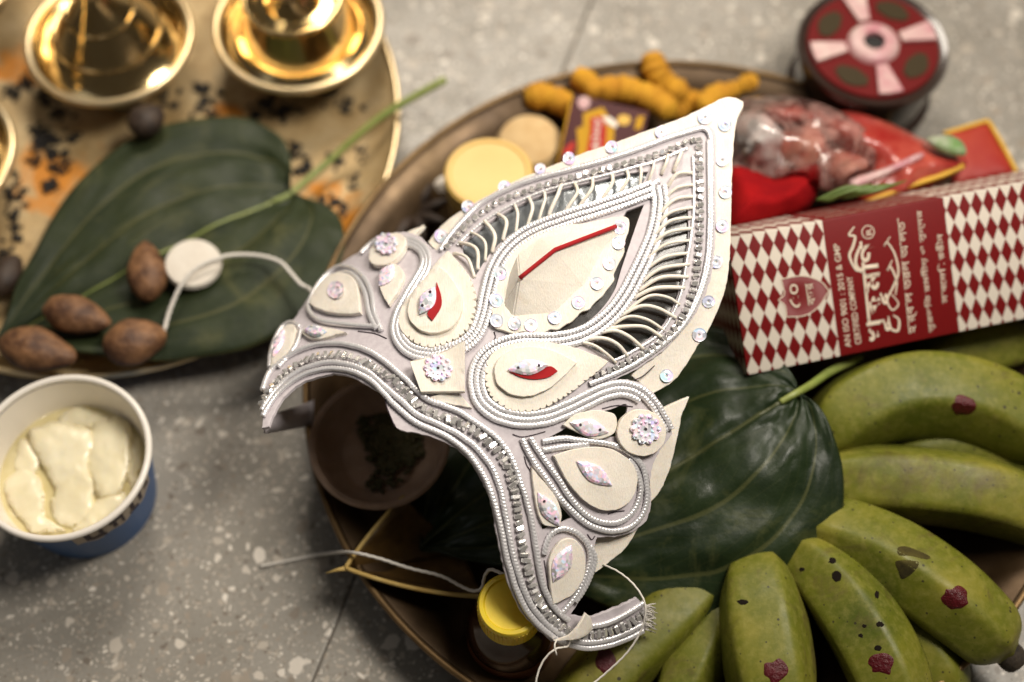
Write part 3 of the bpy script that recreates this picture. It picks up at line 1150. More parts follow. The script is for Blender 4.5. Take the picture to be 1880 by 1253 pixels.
turmeric([(962, 180), (1000, 176), (1040, 192), (1062, 210)], .0046, .024, "turmeric finger lying farthest left, beside the matchbox", 1)
turmeric([(1052, 138), (1078, 152), (1100, 178)], .0043, .030, "short turmeric finger poking out above the matchbox corner", 2)
turmeric([(1095, 166), (1145, 165), (1200, 184), (1238, 212)], .0050, .026, "long turmeric finger running along the top of the matchbox", 3)
turmeric([(1194, 96, .01), (1203, 130, .006), (1222, 158), (1262, 175)], .0050, .020, "upright bent turmeric finger sticking out past the plate edge", 4)
turmeric([(1232, 215), (1262, 185), (1300, 170)], .0048, .012, "turmeric finger just behind the headdress near the bent one", 5)
turmeric([(1396, 143, .006), (1352, 162), (1310, 180), (1282, 206)], .0046, .016, "turmeric finger pointing right toward the dark reel", 6)
turmeric([(1270, 148), (1310, 152), (1338, 172)], .0038, .008, "small turmeric piece low in the plate under the others", 7)


# ------------------------------------------------------------------ printed box helpers
def box_mesh(name, L, H, D, mat_, parent, M, bev=.0006):
    bm = bmesh.new()
    vs = [bm.verts.new((x, y, z)) for z in (0, D) for y in (0, H) for x in (0, L)]
    for f in ((0, 1, 3, 2), (4, 6, 7, 5), (0, 4, 5, 1), (2, 3, 7, 6), (0, 2, 6, 4), (1, 5, 7, 3)):
        bm.faces.new([vs[i] for i in f])
    bmesh.ops.recalc_face_normals(bm, faces=bm.faces)
    bmesh.ops.bevel(bm, geom=list(bm.edges), offset=bev, segments=2, affect='EDGES', profile=.6)
    uv = bm.loops.layers.uv.new("UVMap")
    for f in bm.faces:
        n = f.normal
        for l in f.loops:
            p = l.vert.co
            if abs(n.y) > .8:
                l[uv].uv = (p.x, p.z * .60)
            elif abs(n.x) > .8:
                l[uv].uv = (-p.z, p.y)
            else:
                l[uv].uv = (p.x, p.y)
    me = bpy.data.meshes.new(name)
    bm.to_mesh(me)
    bm.free()
    me.transform(M)
    return sharp(link(name, me, mat_, parent), 30)


def text_mesh(body, bold=.006):
    cu_ = bpy.data.curves.new("lettering", 'FONT')
    cu_.body = body
    cu_.offset = bold
    ob = bpy.data.objects.new("lettering", cu_)
    COL.objects.link(ob)
    bpy.context.view_layer.update()
    me = bpy.data.meshes.new_from_object(ob.evaluated_get(bpy.context.evaluated_depsgraph_get()))
    bpy.data.objects.remove(ob)
    v = np.array([p.co[:2] for p in me.vertices]) if len(me.vertices) else np.zeros((1, 2))
    return me, v.min(0), v.max(0)


def lettering(body, p0, p1, height, mat_, parent, frame, lift=.00015, bold=.006):
    """Text whose line runs from p0 to p1 (plane coordinates), letters `height` tall."""
    me, lo, hi = text_mesh(body, bold)
    p0, p1 = np.array(p0, float), np.array(p1, float)
    L = np.linalg.norm(p1 - p0)
    e = (p1 - p0) / L
    O, X, Y, N = frame          # plane origin, axes and outward normal (world)
    ex = X * e[0] + Y * e[1]
    ey = np.cross(N, ex)
    o3 = O + X * p0[0] + Y * p0[1] + N * lift
    sx, sy = L / (hi[0] - lo[0]), height / (hi[1] - lo[1])
    for v in me.vertices:
        a, b = (v.co.x - lo[0]) * sx, ((v.co.y - lo[1]) - (hi[1] - lo[1]) / 2) * sy
        v.co = Vector(o3 + ex * a + ey * b)
    me.materials.clear()
    return link("lettering", me, mat_, parent, smooth=False)


def on_plane(px, py, frame):
    O, X, Y, N = frame
    r = ray(px, py)
    d = ((O - CAM) @ N) / (r @ N)
    p = CAM + r * d - O
    return np.array([p @ X, p @ Y])


def plane_map(frame):
    O, X, Y, N = frame

    def m(px, py, h=0.0):
        px, py = np.asarray(px, float), np.asarray(py, float)
        r = ray(px, py)
        d = ((O - CAM) @ N) / (r @ N)
        return CAM + r * d[..., None] + N * (np.zeros(px.shape) + h)[..., None]
    return m


def cam2w(v):
    return RGT * v[0] - UPV * v[1] + FWD * v[2]


# ------------------------------------------------------------------ red checked box
Rb = np.array([[.9718, .1681, -.1656], [-.1905, .9731, -.1296], [.1393, .1575, .9776]])
BX, BY, BZ = cam2w(Rb[:, 0]), cam2w(Rb[:, 1]), cam2w(Rb[:, 2])
BO = deep(1335.7, 437.8, .548)
Mb = Matrix(((BX[0], BY[0], BZ[0], BO[0]), (BX[1], BY[1], BZ[1], BO[1]), (BX[2], BY[2], BZ[2], BO[2]), (0, 0, 0, 1)))
t = thing("checked_box", "red and cream harlequin checked carton with Bengali lettering leaning on the bananas", "box", tuple(BO + BY * .0545 + BZ * .0445))
carton = box_mesh("carton", .150, .0545, .0445, HARLEQUIN, t, Mb)
FR = (BO, BX, BY, -BZ)


def btext(body, a, b, hpx, mat_=CREAMPRINT, bold=.008):
    return lettering(body, on_plane(*a, FR), on_plane(*b, FR), hpx * .00021, mat_, t, FR, .00015, bold)


btext("AN ISO 9001 : 2015 & GMP", (1557, 638), (1535, 448), 12)
btext("CERTIFIED COMPANY", (1576, 632), (1559, 508), 12)
btext("\u0996\u09c1\u0995\u09c1\u09ae\u09bf\u09a3", (1611, 625), (1592, 442), 60, CREAMPRINT, .022)
btext("\u09b9\u09be\u09b0\u09cd\u09ac\u09be\u09b2 \u09a4\u09b0\u09b2 \u0986\u09b2\u09a4\u09be", (1677, 612), (1656, 400), 21)
btext("\u09b8\u09c1\u09b0\u09ad\u09bf\u09a4 \u09b0\u09ae\u09a8\u09c0\u09af\u09bc \u0993 \u09b8\u09c1\u09a8\u09cd\u09a6\u09b0", (1710, 610), (1687, 387), 17)
btext("\u09b8\u09be\u09ac\u09c7\u0995\u09bf . \u09b0\u0999\u09c0\u09a8", (1733, 557), (1723, 430), 15)
btext("R", (1596, 432), (1594, 420), 11)
BM_ = plane_map(FR)


def stroke(pts, w, mat_, name="ornament", closed=False, h=.00012):
    P = spline([(1480 + x / 4.642, 370 + y / 4.642) for x, y in pts], closed, 1.5)
    k = len(P)
    ww = np.array([w * (.45 + .55 * math.sin(math.pi * i / (k - 1))) for i in range(k)]) if not closed else np.full(k, w)
    tt = np.gradient(P, axis=0)
    tt /= np.linalg.norm(tt, axis=1, keepdims=True) + 1e-9
    nn = np.c_[-tt[:, 1], tt[:, 0]] * ww[:, None]
    a, b = P + nn, P - nn
    V = np.vstack([BM_(a[:, 0], a[:, 1], h), BM_(b[:, 0], b[:, 1], h)])
    F = [(i, i + 1, k + i + 1, k + i) for i in range(k - 1)]
    if closed:
        F.append((k - 1, 0, k, 2 * k - 1))
    return link(name, mesh_of(name, V, F), mat_, t, smooth=False)


stroke([(410, 215), (365, 285), (415, 300), (400, 380), (370, 470), (430, 590), (485, 560)], 2.6, CREAMPRINT)
stroke([(715, 300), (665, 380), (690, 350), (755, 450), (785, 600), (745, 720), (690, 840), (735, 925), (785, 870), (725, 790)], 2.0, CREAMPRINT)
stroke([(735, 500), (690, 590), (720, 560), (770, 680), (760, 800)], 2.0, CREAMPRINT)
stroke([(700, 980), (720, 1080), (780, 1100), (790, 1010), (740, 970)], 2.4, CREAMPRINT)
stroke([(527 + 52 * math.cos(a), 262 + 55 * math.sin(a)) for a in np.linspace(0, 2 * math.pi, 20)[:-1]], .9, CREAMPRINT, "trademark_ring", True)
sh = spline([(470, 650, 1), (590, 632), (690, 662), (738, 715, 1), (680, 805), (600, 855), (500, 862, 1), (492, 800), (455, 768, 1), (488, 735), (480, 690)], True, 3)
sh = np.array([(1280 + x / 3.057, 300 + y / 3.057) for x, y in spline([(p[0], p[1]) for p in sh], True, 6)])
em = panel("emblem", sh, 0, .00012, BOXRED, t, mapf=BM_, grid=60, chamfer=0)
stroke([((p[0] - 1480) * 4.642, (p[1] - 370) * 4.642) for p in sh[::2]], .9, CREAMPRINT, "emblem_outline", True, .0002)
lettering("\u09eb\u09e6", on_plane(1461, 565, FR), on_plane(1456, 522, FR), 22 * .00021, CREAMPRINT, t, FR, .0003)
lettering("\u09ac\u099b\u09b0", on_plane(1491, 560, FR), on_plane(1485, 520, FR), 15 * .00021, CREAMPRINT, t, FR, .0003)
# fine print on the narrow upper side
FT = (BO, BX, BZ, -BY)
for i in range(4):
    lettering("AN ISO 9001 : 2015 & GMP CERTIFIED", (.042, .006 + i * .0095), (.086, .006 + i * .0095), .0030, CREAMPRINT, t, FT)

# ------------------------------------------------------------------ matchbox
mo = at(1052, 172, .036)
m1, m2 = at(1192, 205, .030), at(1010, 330, .020)
MX = (m1 - mo) / np.linalg.norm(m1 - mo)
MN = np.cross(MX, m2 - mo)
MN /= np.linalg.norm(MN)
if MN[2] < 0:
    MN = -MN
MY = np.cross(MX, MN)
if MY @ (m2 - mo) < 0:
    MY = -MY
wl = np.linalg.norm(m1 - mo)
Mm = Matrix((*[(MX[i], MY[i], -MN[i], mo[i]) for i in range(3)], (0, 0, 0, 1)))
t = thing("matchbox", "plum coloured matchbox with gold and red emblem behind the headdress", "matchbox", tuple(mo - MN * .012))
box_mesh("sleeve", wl, .052, .012, PURPLE, t, Mm)
FM = (mo, MX, MY, MN)
MMP = plane_map(FM)


def mpx(pts):
    return np.array([(1000 + x / 8.355, 150 + y / 8.355) for x, y in pts])


panel("emblem", mpx([(590, 490), (890, 395), (990, 560), (1070, 700), (1040, 1150), (480, 1200), (510, 1000), (490, 720), (590, 690)]), 0, .0002, GOLDPRINT, t, mapf=MMP, grid=60, chamfer=0)
panel("emblem_field", mpx([(700, 560), (860, 520), (950, 700), (930, 1150), (620, 1180), (690, 800)]), .0002, .0004, REDPRINT, t, mapf=MMP, grid=60, chamfer=0)
panel("match_print", mpx([(860, 540), (1010, 550), (1120, 650), (1090, 720), (960, 650)]), .0002, .0006, WHITEPRINT, t, mapf=MMP, grid=60, chamfer=0)
panel("flame_print", spline(mpx([(1110, 620), (1150, 520), (1270, 520), (1320, 590), (1260, 670), (1160, 660)]), True), 0, .0003, YELLOWTRIM, t, mapf=MMP, grid=60, chamfer=0)
panel("seal_print", spline(mpx([(500, 300), (600, 225), (700, 290), (660, 400), (560, 420)]), True), 0, .0003, PEARL, t, mapf=MMP, grid=60, chamfer=0)
panel("striker_mark", mpx([(1420, 540), (1530, 530), (1480, 720), (1370, 740)]), 0, .0003, GOLDPRINT, t, mapf=MMP, grid=60, chamfer=0)
panel("flame_print", spline(mpx([(280, 1100), (340, 990), (460, 920), (440, 1050), (350, 1160)]), True), 0, .0003, REDPRINT, t, mapf=MMP, grid=60, chamfer=0)
p0, p1 = mpx([(800, 1150)])[0], mpx([(800, 560)])[0]
lettering("Miley", on_plane(*p0, FM), on_plane(*p1, FM), .0042, WHITEPRINT, t, FM, .0006)
side = tube("gold_edge", np.array([mo + MY * s - MX * .0002 for s in (.0005, .025, .0515)]), .0005, GOLDPRINT, t, 6)


# ------------------------------------------------------------------ crumpled packets
def pillow(name, pts, z, thick, mat_, parent=None, wr=.004, seed=0, grid=9, sc=30, tiltx=0.0, tilty=0.0, power=.5):
    ol = spline(pts, True, 7)
    c = ol.mean(0)
    inner = []
    lo, hi = ol.min(0), ol.max(0)
    for x in np.arange(lo[0], hi[0], grid):
        for y in np.arange(lo[1], hi[1], grid):
            if inside((x, y), ol):
                inner.append((x, y))
    pts2 = [tuple(p) for p in ol] + inner
    n = len(ol)
    v2, _, f2, *_ = delaunay_2d_cdt([Vector(p) for p in pts2], [(i, (i + 1) % n) for i in range(n)], [], 0, 1e-4)
    v2 = np.array([tuple(p) for p in v2])
    tr = [f for f in f2 if inside(v2[list(f)].mean(0), ol)]
    dm = np.array([np.linalg.norm(ol - p, axis=1).min() for p in v2])
    k = (dm / dm.max()) ** power
    zb = z + (v2[:, 0] - c[0]) * tiltx + (v2[:, 1] - c[1]) * tilty
    top = np.zeros((len(v2), 3))
    bot = np.zeros((len(v2), 3))
    for i, p in enumerate(v2):
        q = at(p[0], p[1], zb[i])
        w = noise.ridged_multi_fractal(Vector((q[0] * sc + seed, q[1] * sc, seed * .7)), 1.0, 2.0, 4, 1.0, 2.0) - 1.0
        top[i] = at(p[0], p[1], zb[i] + thick * k[i] + wr * w * min(1, dm[i] / 12))
        bot[i] = q - [0, 0, thick * .3 * k[i] + .0004]
    m = len(v2)
    F = [tuple(f) for f in tr] + [tuple(i + m for i in f[::-1]) for f in tr]
    cnt = {}
    for f in tr:
        for i in range(3):
            e = (f[i], f[(i + 1) % 3])
            if (e[1], e[0]) in cnt:
                del cnt[(e[1], e[0])]
            else:
                cnt[e] = 1
    F += [(b, a, a + m, b + m) for a, b in cnt]
    me = mesh_of(name, np.vstack([top, bot]), F)
    bm = bmesh.new()
    bm.from_mesh(me)
    bmesh.ops.recalc_face_normals(bm, faces=bm.faces)
    bm.to_mesh(me)
    bm.free()
    return link(name, me, mat_, parent)


o = pillow("red_cloth", [(1335, 310), (1380, 305), (1420, 325), (1455, 312), (1500, 300), (1506, 340), (1480, 385), (1430, 410), (1335, 425)], .045, .022, REDCLOTH, None, .0020, 3)
tag(o, "bright red folded cloth between the headdress tip and the checked box", "cloth")
t = thing("sweet_bag", "crumpled clear plastic bag of pinkish sweets above the red cloth", "bag", tuple(at(1450, 270, .03)))
pillow("film", [(1345, 200), (1400, 175), (1470, 180), (1530, 200), (1600, 240), (1610, 300), (1580, 345), (1520, 350), (1470, 330), (1400, 325), (1345, 320)], .050, .018, BAGFILM, t, .010, 5, sc=34)
tag(pillow("pink_sweet", [(1440, 230), (1490, 215), (1520, 260), (1500, 305), (1450, 315), (1425, 275)], .040, .016, PINK, None, .003, 6), "rounded pink sweet inside the clear bag", "sweet", "sweets in the clear bag")
tag(pillow("pink_sweet", [(1530, 275), (1580, 270), (1610, 300), (1595, 340), (1540, 350), (1515, 320)], .040, .016, PINK, None, .003, 8), "pink sweet in the bag lying closest to the green grass", "sweet", "sweets in the clear bag")
tag(pillow("white_wrapper", [(1350, 220), (1390, 205), (1430, 225), (1440, 260), (1410, 300), (1350, 300)], .042, .020, WHITEFOIL, None, .004, 9, sc=60), "shiny white crumpled wrapper just right of the headdress tip", "wrapper")
tag(pillow("red_wrapper", [(1405, 195), (1450, 188), (1500, 205), (1495, 228), (1440, 232), (1415, 220)], .042, .014, REDFOIL, None, .002, 11), "small red and pale wrapper near the far plate edge", "wrapper")
tag(pillow("red_wrapper", [(1360, 235), (1440, 195), (1540, 215), (1600, 260), (1590, 330), (1500, 340), (1400, 320)], .034, .010, REDFOIL, None, .003, 21), "large pinkish red wrapper spread under the clear bag", "wrapper")
t = thing("red_packet", "long glossy red packet lying behind the checked box", "packet", tuple(at(1650, 280, .03)))
pillow("pouch", [(1505, 215), (1560, 205), (1630, 225), (1700, 258), (1765, 285), (1770, 310), (1700, 345), (1610, 370), (1560, 355), (1590, 300), (1540, 270)], .046, .012, REDFOIL, t, .003, 13, sc=36)
P = np.array([at(x, y, .0475 + .004) for x, y in ((1590, 372), (1660, 345), (1730, 322), (1768, 305))])
tube("yellow_seam", spline3(P, 20), .0012, YELLOWTRIM, t, 6)
fold = pillow("label_fold", [(1560, 330), (1620, 310), (1690, 280), (1690, 292), (1620, 325), (1570, 345)], .058, .003, PEARL, t, .0008, 14)
t = thing("orange_packet", "flat orange red packet with yellow border at the right of the plate", "packet", tuple(at(1800, 275, .03)))
fo = pillow("pouch", [(1735, 243, 1), (1814, 222, 1), (1868, 320, 1), (1750, 345, 1)], .034, .004, ORANGEFOIL, t, .0012, 15, power=.3)
P = np.array([at(x, y, .036) for x, y in ((1733, 246), (1814, 222), (1842, 270), (1868, 320))])
tube("yellow_border", resample(P, .002), .0011, YELLOWTRIM, t, 6)
o = pillow("green_tag", [(1700, 255), (1740, 248), (1768, 262), (1772, 285), (1730, 280)], .058, .003, GREENTAG, None, .001, 17)
tag(o, "small green and white tag on the red packet's far end", "tag")
for k, (x, y, lab) in enumerate([(1566, 190, "left gold bead of three at the plate edge"), (1588, 184, "middle gold bead of three at the plate edge"), (1600, 200, "right gold bead of three at the plate edge")]):
    c = at(x, y, .030)
    o = lathe("gold_bead", [(0.0003, .003)] + arc(0, 0, .003, 80, -80, 8) + [(.0003, -.003)], c, GOLD, None, 16)
    tag(o, "tiny shiny " + lab, "bead", "gold beads under the reel")
t = thing("grass_sprig", "green grass blades lying along the checked box's upper edge", "grass", tuple(at(1540, 355, .05)))
for k in range(7):
    a = (1500 + 9 * k, 368 - 2 * k + 3 * (k % 3), .066)
    b = (1560 + 11 * k, 344 + 5 * (k % 2), .070)
    cpt = (1610 + 9 * k, 350 - 3 * k, .066)
    P = spline3([at(*a), at(*b), at(*cpt)], 14)
    tube("blade", P, np.interp(np.linspace(0, 1, 15), [0, .4, 1], [.0007, .0011, .0003]), GRASS, t, 5)

# ------------------------------------------------------------------ reel
cx, cy, rr = fit_circle([(1478, 90), (1735, 60), (1610, 193), (1520, 165), (1700, 150)], .042)
t = thing("ribbon_reel", "dark round reel with red face and four pale spokes on the floor", "reel", (cx, cy, 0))
zt = .042
lathe("body", [(0, .001), (rr * 1.02, .001), (rr * 1.04, .004), (rr * 1.04, .010), (rr * .96, .012), (rr * .96, .034), (rr * 1.04, .036), (rr * 1.06, zt - .002), (rr * 1.03, zt), (rr * .94, zt - .0012), (0, zt - .0014)], (cx, cy, 0), REELDARK, t, 80)


def sector(name, r0, r1, a0, a1, z, h, mat_, bulge=0.0):
    V, F = [], []
    n = 14
    for i in range(n + 1):
        a = math.radians(a0 + (a1 - a0) * i / n)
        k = math.sin(math.pi * i / n)
        for r, zz in ((r0 + bulge * (1 - k), z), (r0 + bulge * (1 - k), z + h), (r1 - bulge * (1 - k), z + h), (r1 - bulge * (1 - k), z)):
            V.append((cx + r * math.cos(a), cy + r * math.sin(a), zz))
    for i in range(n):
        for j in range(4):
            F.append((i * 4 + j, i * 4 + (j + 1) % 4, i * 4 + 4 + (j + 1) % 4, i * 4 + 4 + j))
    F += [(0, 1, 2, 3), tuple(n * 4 + j for j in (3, 2, 1, 0))]
    me = mesh_of(name, V, F)
    bm = bmesh.new()
    bm.from_mesh(me)
    bmesh.ops.recalc_face_normals(bm, faces=bm.faces)
    bm.to_mesh(me)
    bm.free()
    return sharp(link(name, me, mat_, t), 30)


lathe("red_face", [(rr * .26, zt - .001), (rr * .26, zt + .0004), (rr * .90, zt + .0004), (rr * .92, zt - .001)], (cx, cy, 0), REELRED, t, 64)
for k, a in enumerate((14, 103, 191, 279)):
    sector("spoke", rr * .40, rr * .88, a - 11, a + 11, zt + .0005, .0016, PEARL)
    sector("olive_inlay", rr * .52, rr * .82, a + 26, a + 66, zt + .0005, .0005, OLIVE, rr * .09)
lathe("hub", [(rr * .14, zt), (rr * .15, zt + .003), (rr * .26, zt + .0035), (rr * .34, zt + .002), (rr * .36, zt + .0004)], (cx, cy, 0), PEARL, t, 48)
lathe("hub_hole", [(0, zt + .0006), (rr * .145, zt + .0006)], (cx, cy, 0), BLACK, t, 32)

# ------------------------------------------------------------------ bananas
t = thing("banana_bunch", "fanned bunch of green bananas marked with dark red paste dots", "bananas", tuple(at(1480, 930, .003)))
BVH = {}


def banana(key, pts, r, seed, tip_at_end=True, rolla=0.0):
    P = spline3([at(p[0], p[1], p[2]) for p in pts], 60)
    s = np.linspace(0, 1, len(P))
    prof = np.interp(s, [0, .03, .10, .2, .35, .6, .82, .93, .98, 1], [.12, .42, .74, .92, 1, 1, .86, .58, .34, .26])
    prof = np.convolve(np.pad(prof, 3, mode='edge'), np.ones(7) / 7, 'valid')

    def mod(ss, th):
        a = th + rolla + .15 * np.sin(ss * 20)
        w = 2 * math.pi / 5
        pent = math.cos(w / 2) / np.cos((a % w) - w / 2)
        return .25 + .79 * pent + .006 * np.sin(ss * 160 + seed + 3 * th) + .010 * np.sin(ss * 47 + seed * 2 + th)
    V, F = sweep(P, r * prof, 40, None, True, mod)
    o = link("banana", mesh_of("banana", V, F), BANANA, t)
    BVH[key] = (o, BVHTree.FromPolygons([Vector(v) for v in V], F))
    if tip_at_end:
        d = P[-1] - P[-3]
        d /= np.linalg.norm(d)
        Q = np.array([P[-1] - d * .002, P[-1] + d * .002, P[-1] + d * .005, P[-1] + d * .0065])
        tube("tip", spline3(Q, 8), np.interp(np.linspace(0, 1, 9), [0, .4, .8, 1], [r * .33, r * .34, r * .28, r * .12]), BANANA_TIP, o, 10)
    return o


banana('A', [(1490, 835, .030), (1560, 762, .034), (1670, 722, .037), (1790, 735, .036), (1900, 790, .032), (1960, 850, .028)], .0182, 1, rolla=.5)
banana('B', [(1470, 890, .026), (1560, 884, .029), (1680, 888, .031), (1800, 906, .031), (1920, 950, .027), (1990, 1000, .024)], .0160, 2, rolla=.2)
banana('C', [(1450, 960, .028), (1540, 984, .031), (1640, 1030, .034), (1740, 1100, .033), (1815, 1165, .029), (1850, 1200, .026)], .0166, 3, rolla=.9)
banana('D', [(1440, 990, .028), (1510, 1052, .032), (1570, 1130, .034), (1625, 1230, .033), (1650, 1320, .028), (1655, 1400, .024)], .0158, 4, rolla=.0)
banana('E', [(1390, 1010, .026), (1396, 1100, .031), (1408, 1190, .032), (1424, 1290, .029), (1440, 1380, .024)], .0178, 5, rolla=.3)
banana('F', [(1330, 1040, .020), (1240, 1120, .0185), (1150, 1200, .017), (1075, 1280, .016), (1020, 1350, .015)], .0150, 6, rolla=.6)
banana('G', [(1370, 1040, .016), (1310, 1140, .015), (1262, 1240, .014), (1230, 1330, .013)], .0125, 7, rolla=.2)
banana('H', [(1600, 740, .016), (1700, 680, .018), (1800, 640, .019), (1920, 625, .018)], .0150, 8)
banana('I', [(1600, 850, .015), (1720, 835, .017), (1850, 830, .017), (1960, 850, .015)], .0150, 9)
banana('J', [(1510, 1000, .014), (1620, 1120, .016), (1700, 1210, .016), (1760, 1300, .014)], .0145, 10)
P = spline3([at(1400, 900, .020), at(1440, 930, .024), at(1480, 935, .026)], 12)
tube("bunch_stalk", P, .012, BANANA, t, 16)


SPOT = mat("rot_spot", (.010, .007, .005), .9, spec=.1)


def drape(key, name, pts, mat_, lift, dome=0.0, jitter=0.0):
    o, tree = BVH[key]
    ol = spline(pts, True, 4)
    c = ol.mean(0)
    V, F = [], []
    rings = 5
    n = len(ol)
    org = Vector(CAM)
    for k in range(rings + 1):
        f = 1 - k / rings
        for p in ol:
            q = c + (p - c) * f + np.array([random.uniform(-1, 1), random.uniform(-1, 1)]) * jitter * (0 if k == 0 else 1)
            hit, nrm, *_ = tree.ray_cast(org, Vector(ray(*q)).normalized())
            if hit is None:
                return None
            if nrm.dot(org - hit) < 0:
                nrm = -nrm
            hgt = -.0003 if k == 0 else lift + dome * (1 - f * f) + 0
            V.append(tuple(hit + nrm * hgt))
    for k in range(rings):
        for i in range(n):
            F.append((k * n + i, k * n + (i + 1) % n, (k + 1) * n + (i + 1) % n, (k + 1) * n + i))
    return link(name, mesh_of(name, V, F), mat_, o)


def blob(x, y, rx, ry, seed):
    return [(x + rx * (1 + .40 * fbm((math.cos(a) * 1.6 + seed, math.sin(a) * 1.6, 0), 1.5)) * math.cos(a), y + ry * (1 + .40 * fbm((math.cos(a) * 1.6, math.sin(a) * 1.6 + seed, 3), 1.5)) * math.sin(a)) for a in np.linspace(0, 6.283, 15)[:-1]]


for key, x, y, rx, ry in (('A', 1770, 746, 26, 23), ('C', 1751, 1098, 29, 24), ('D', 1618, 1219, 25, 24), ('E', 1425, 1230, 26, 24), ('F', 1113, 1213, 21, 26)):
    drape(key, "red_mark", blob(x, y, rx, ry, x * .1), KUMKUM, .00015, .00018, 0)
for key, x, y, rx, ry in (('D', 1528, 1030, 8, 7), ('D', 1536, 1058, 11, 12), ('D', 1615, 1147, 8, 6), ('D', 1612, 1190, 8, 6), ('D', 1587, 1150, 5, 4), ('D', 1472, 1046, 6, 5), ('C', 1610, 1094, 6, 8), ('D', 1610, 1092, 5, 8), ('D', 1580, 1167, 5, 4), ('E', 1363, 1106, 11, 6)):
    drape(key, "dark_spot", blob(x, y, rx, ry, x * .3 + y), SPOT, .0001)
for key, pts in (('C', [(1643, 1004), (1665, 1002), (1712, 1022), (1708, 1030), (1670, 1022), (1645, 1020)]), ('C', [(1642, 1028), (1690, 1030), (1680, 1052), (1655, 1068), (1646, 1050)])):
    drape(key, "brown_scar", pts, mat("scar_%d" % pts[0][1], (.075, .062, .016), .8, col2=(.030, .024, .010), vs=160, spec=.1), .00008)

# ------------------------------------------------------------------ THE HEADDRESS
hb = deep(735, 770, .53)
t = thing("wedding_headdress", "white pith wedding headdress with silver braid, sequins and red felt accents", "headdress", tuple(hb))
HEAD = t

# pointed border behind the drop
outer = [(1363, 184, 1), (1345, 177), (1322, 181), (1259, 211), (1195, 235), (1131, 259), (1067, 280), (1003, 306), (940, 332), (876, 367), (828, 396), (799, 422), (784, 442, 1)]
right = [(1365, 192), (1352, 224), (1346, 288), (1344, 351), (1343, 421), (1340, 481), (1333, 530), (1318, 572), (1297, 615), (1281, 636, 1), (1279, 641, 1), (1254, 681), (1230, 706), (1200, 723, 1)]
inner = [(1160, 690, 1), (1200, 650), (1245, 610), (1272, 560), (1290, 500), (1295, 420), (1295, 300), (1290, 262, 1), (1200, 290), (1080, 325), (960, 360), (880, 405), (830, 455), (812, 475, 1)]
bo = spline(right[::1] + inner + outer[::-1], True, 6)
border = panel("border_panel", bo, -.0030, -.0006, PITH, t, grid=18)


def sequin(px, py, r, parent, mat_, h, hole=True, name="sequin"):
    n = 18
    tx, ty = random.uniform(-.12, .12), random.uniform(-.12, .12)
    rad = [(.20, .0) if hole else (.02, 0), (.45, .00022), (.8, .00012), (1.0, .0003), (1.0, .0001)]
    X, Y, H, F = [], [], [], []
    for k, (f, dz) in enumerate(rad):
        for j in range(n):
            a = j / n * 2 * math.pi
            X.append(px + r * f * math.cos(a))
            Y.append(py + r * f * math.sin(a))
            H.append(h + dz + (tx * math.cos(a) + ty * math.sin(a)) * f * r * PXM)
    for k in range(len(rad) - 1):
        for j in range(n):
            F.append((k * n + j, k * n + (j + 1) % n, (k + 1) * n + (j + 1) % n, (k + 1) * n + j))
    return link(name, mesh_of(name, head(np.array(X), np.array(Y), np.array(H)), F), mat_, parent, smooth=False)


for x, y in ((810, 434), (860, 380), (927, 344), (992, 310), (1045, 291), (1123, 270), (1214, 243), (1294, 216), (1331, 229), (1326, 294), (1332, 353), (1326, 415), (1315, 481), (1301, 554), (1284, 615), (1224, 690)):
    k = head_depth(x, y)
    sequin(x, y, (12.5 if x > 1200 else 11.5) * random.uniform(.9, 1.06), border, SEQUIN, -.0002)

# backing paper with openings
back_out = [(484, 790, 1), (486, 735), (497, 672), (515, 622), (545, 585), (575, 540), (605, 503), (645, 476), (690, 448), (730, 430), (770, 436), (800, 462), (815, 452, 1),
            (850, 402), (885, 371), (970, 330), (1100, 294), (1227, 249), (1285, 232), (1311, 243), (1313, 290), (1313, 400), (1310, 466), (1301, 520), (1276, 575), (1226, 635), (1168, 678), (1120, 700, 1),
            (1150, 697), (1185, 710), (1213, 745), (1232, 795, 1), (1200, 845), (1192, 880), (1193, 925), (1180, 960), (1140, 982), (1095, 986, 1), (1086, 1015), (1083, 1050), (1066, 1092), (1046, 1128, 1), (1077, 1132),
            (1135, 1112), (1167, 1096, 1), (1184, 1118, 1), (1186, 1154, 1), (1147, 1178), (1085, 1193), (1020, 1180), (967, 1137), (946, 1104), (926, 1054), (911, 984), (900, 923), (882, 881), (855, 840), (822, 816), (783, 801),
            (742, 793, 1), (728, 788, 1), (711, 750), (703, 729), (674, 709), (640, 692), (608, 690), (570, 700), (540, 716), (512, 748), (496, 785, 1)]
bo = spline(back_out, True, 6)
rag = np.array([[fbm((p[0] * .05, p[1] * .05, 1), 2.0), fbm((p[0] * .05, p[1] * .05, 9), 2.0)] for p in bo]) * 2.0
holeL = spline([(1190, 318, 1), (1150, 322), (1099, 335), (1045, 347), (994, 362), (945, 384), (905, 407), (872, 432), (850, 456), (862, 486), (874, 510, 1), (890, 484), (906, 463), (935, 436), (972, 416), (1003, 402), (1051, 386), (1100, 370), (1147, 354), (1178, 340)], True, 6)
holeR = spline([(1262, 382, 1), (1262, 436), (1254, 487), (1247, 528), (1235, 562), (1216, 597), (1190, 622), (1150, 649), (1124, 662, 1), (1080, 638, 1), (1110, 612), (1143, 586), (1168, 553), (1186, 510), (1202, 470), (1215, 430), (1230, 392)], True, 6)
holeC = spline([(1150, 390, 1), (1182, 378, 1), (1168, 415), (1142, 490), (1126, 537), (1095, 578), (1055, 606), (1018, 617, 1), (1000, 590), (1060, 540), (1100, 490), (1128, 430)], True, 6)
holeD = spline([(1004, 805, 1), (1032, 790), (1060, 770), (1120, 752), (1150, 745), (1135, 800, 1), (1090, 806), (1040, 803)], True, 6)
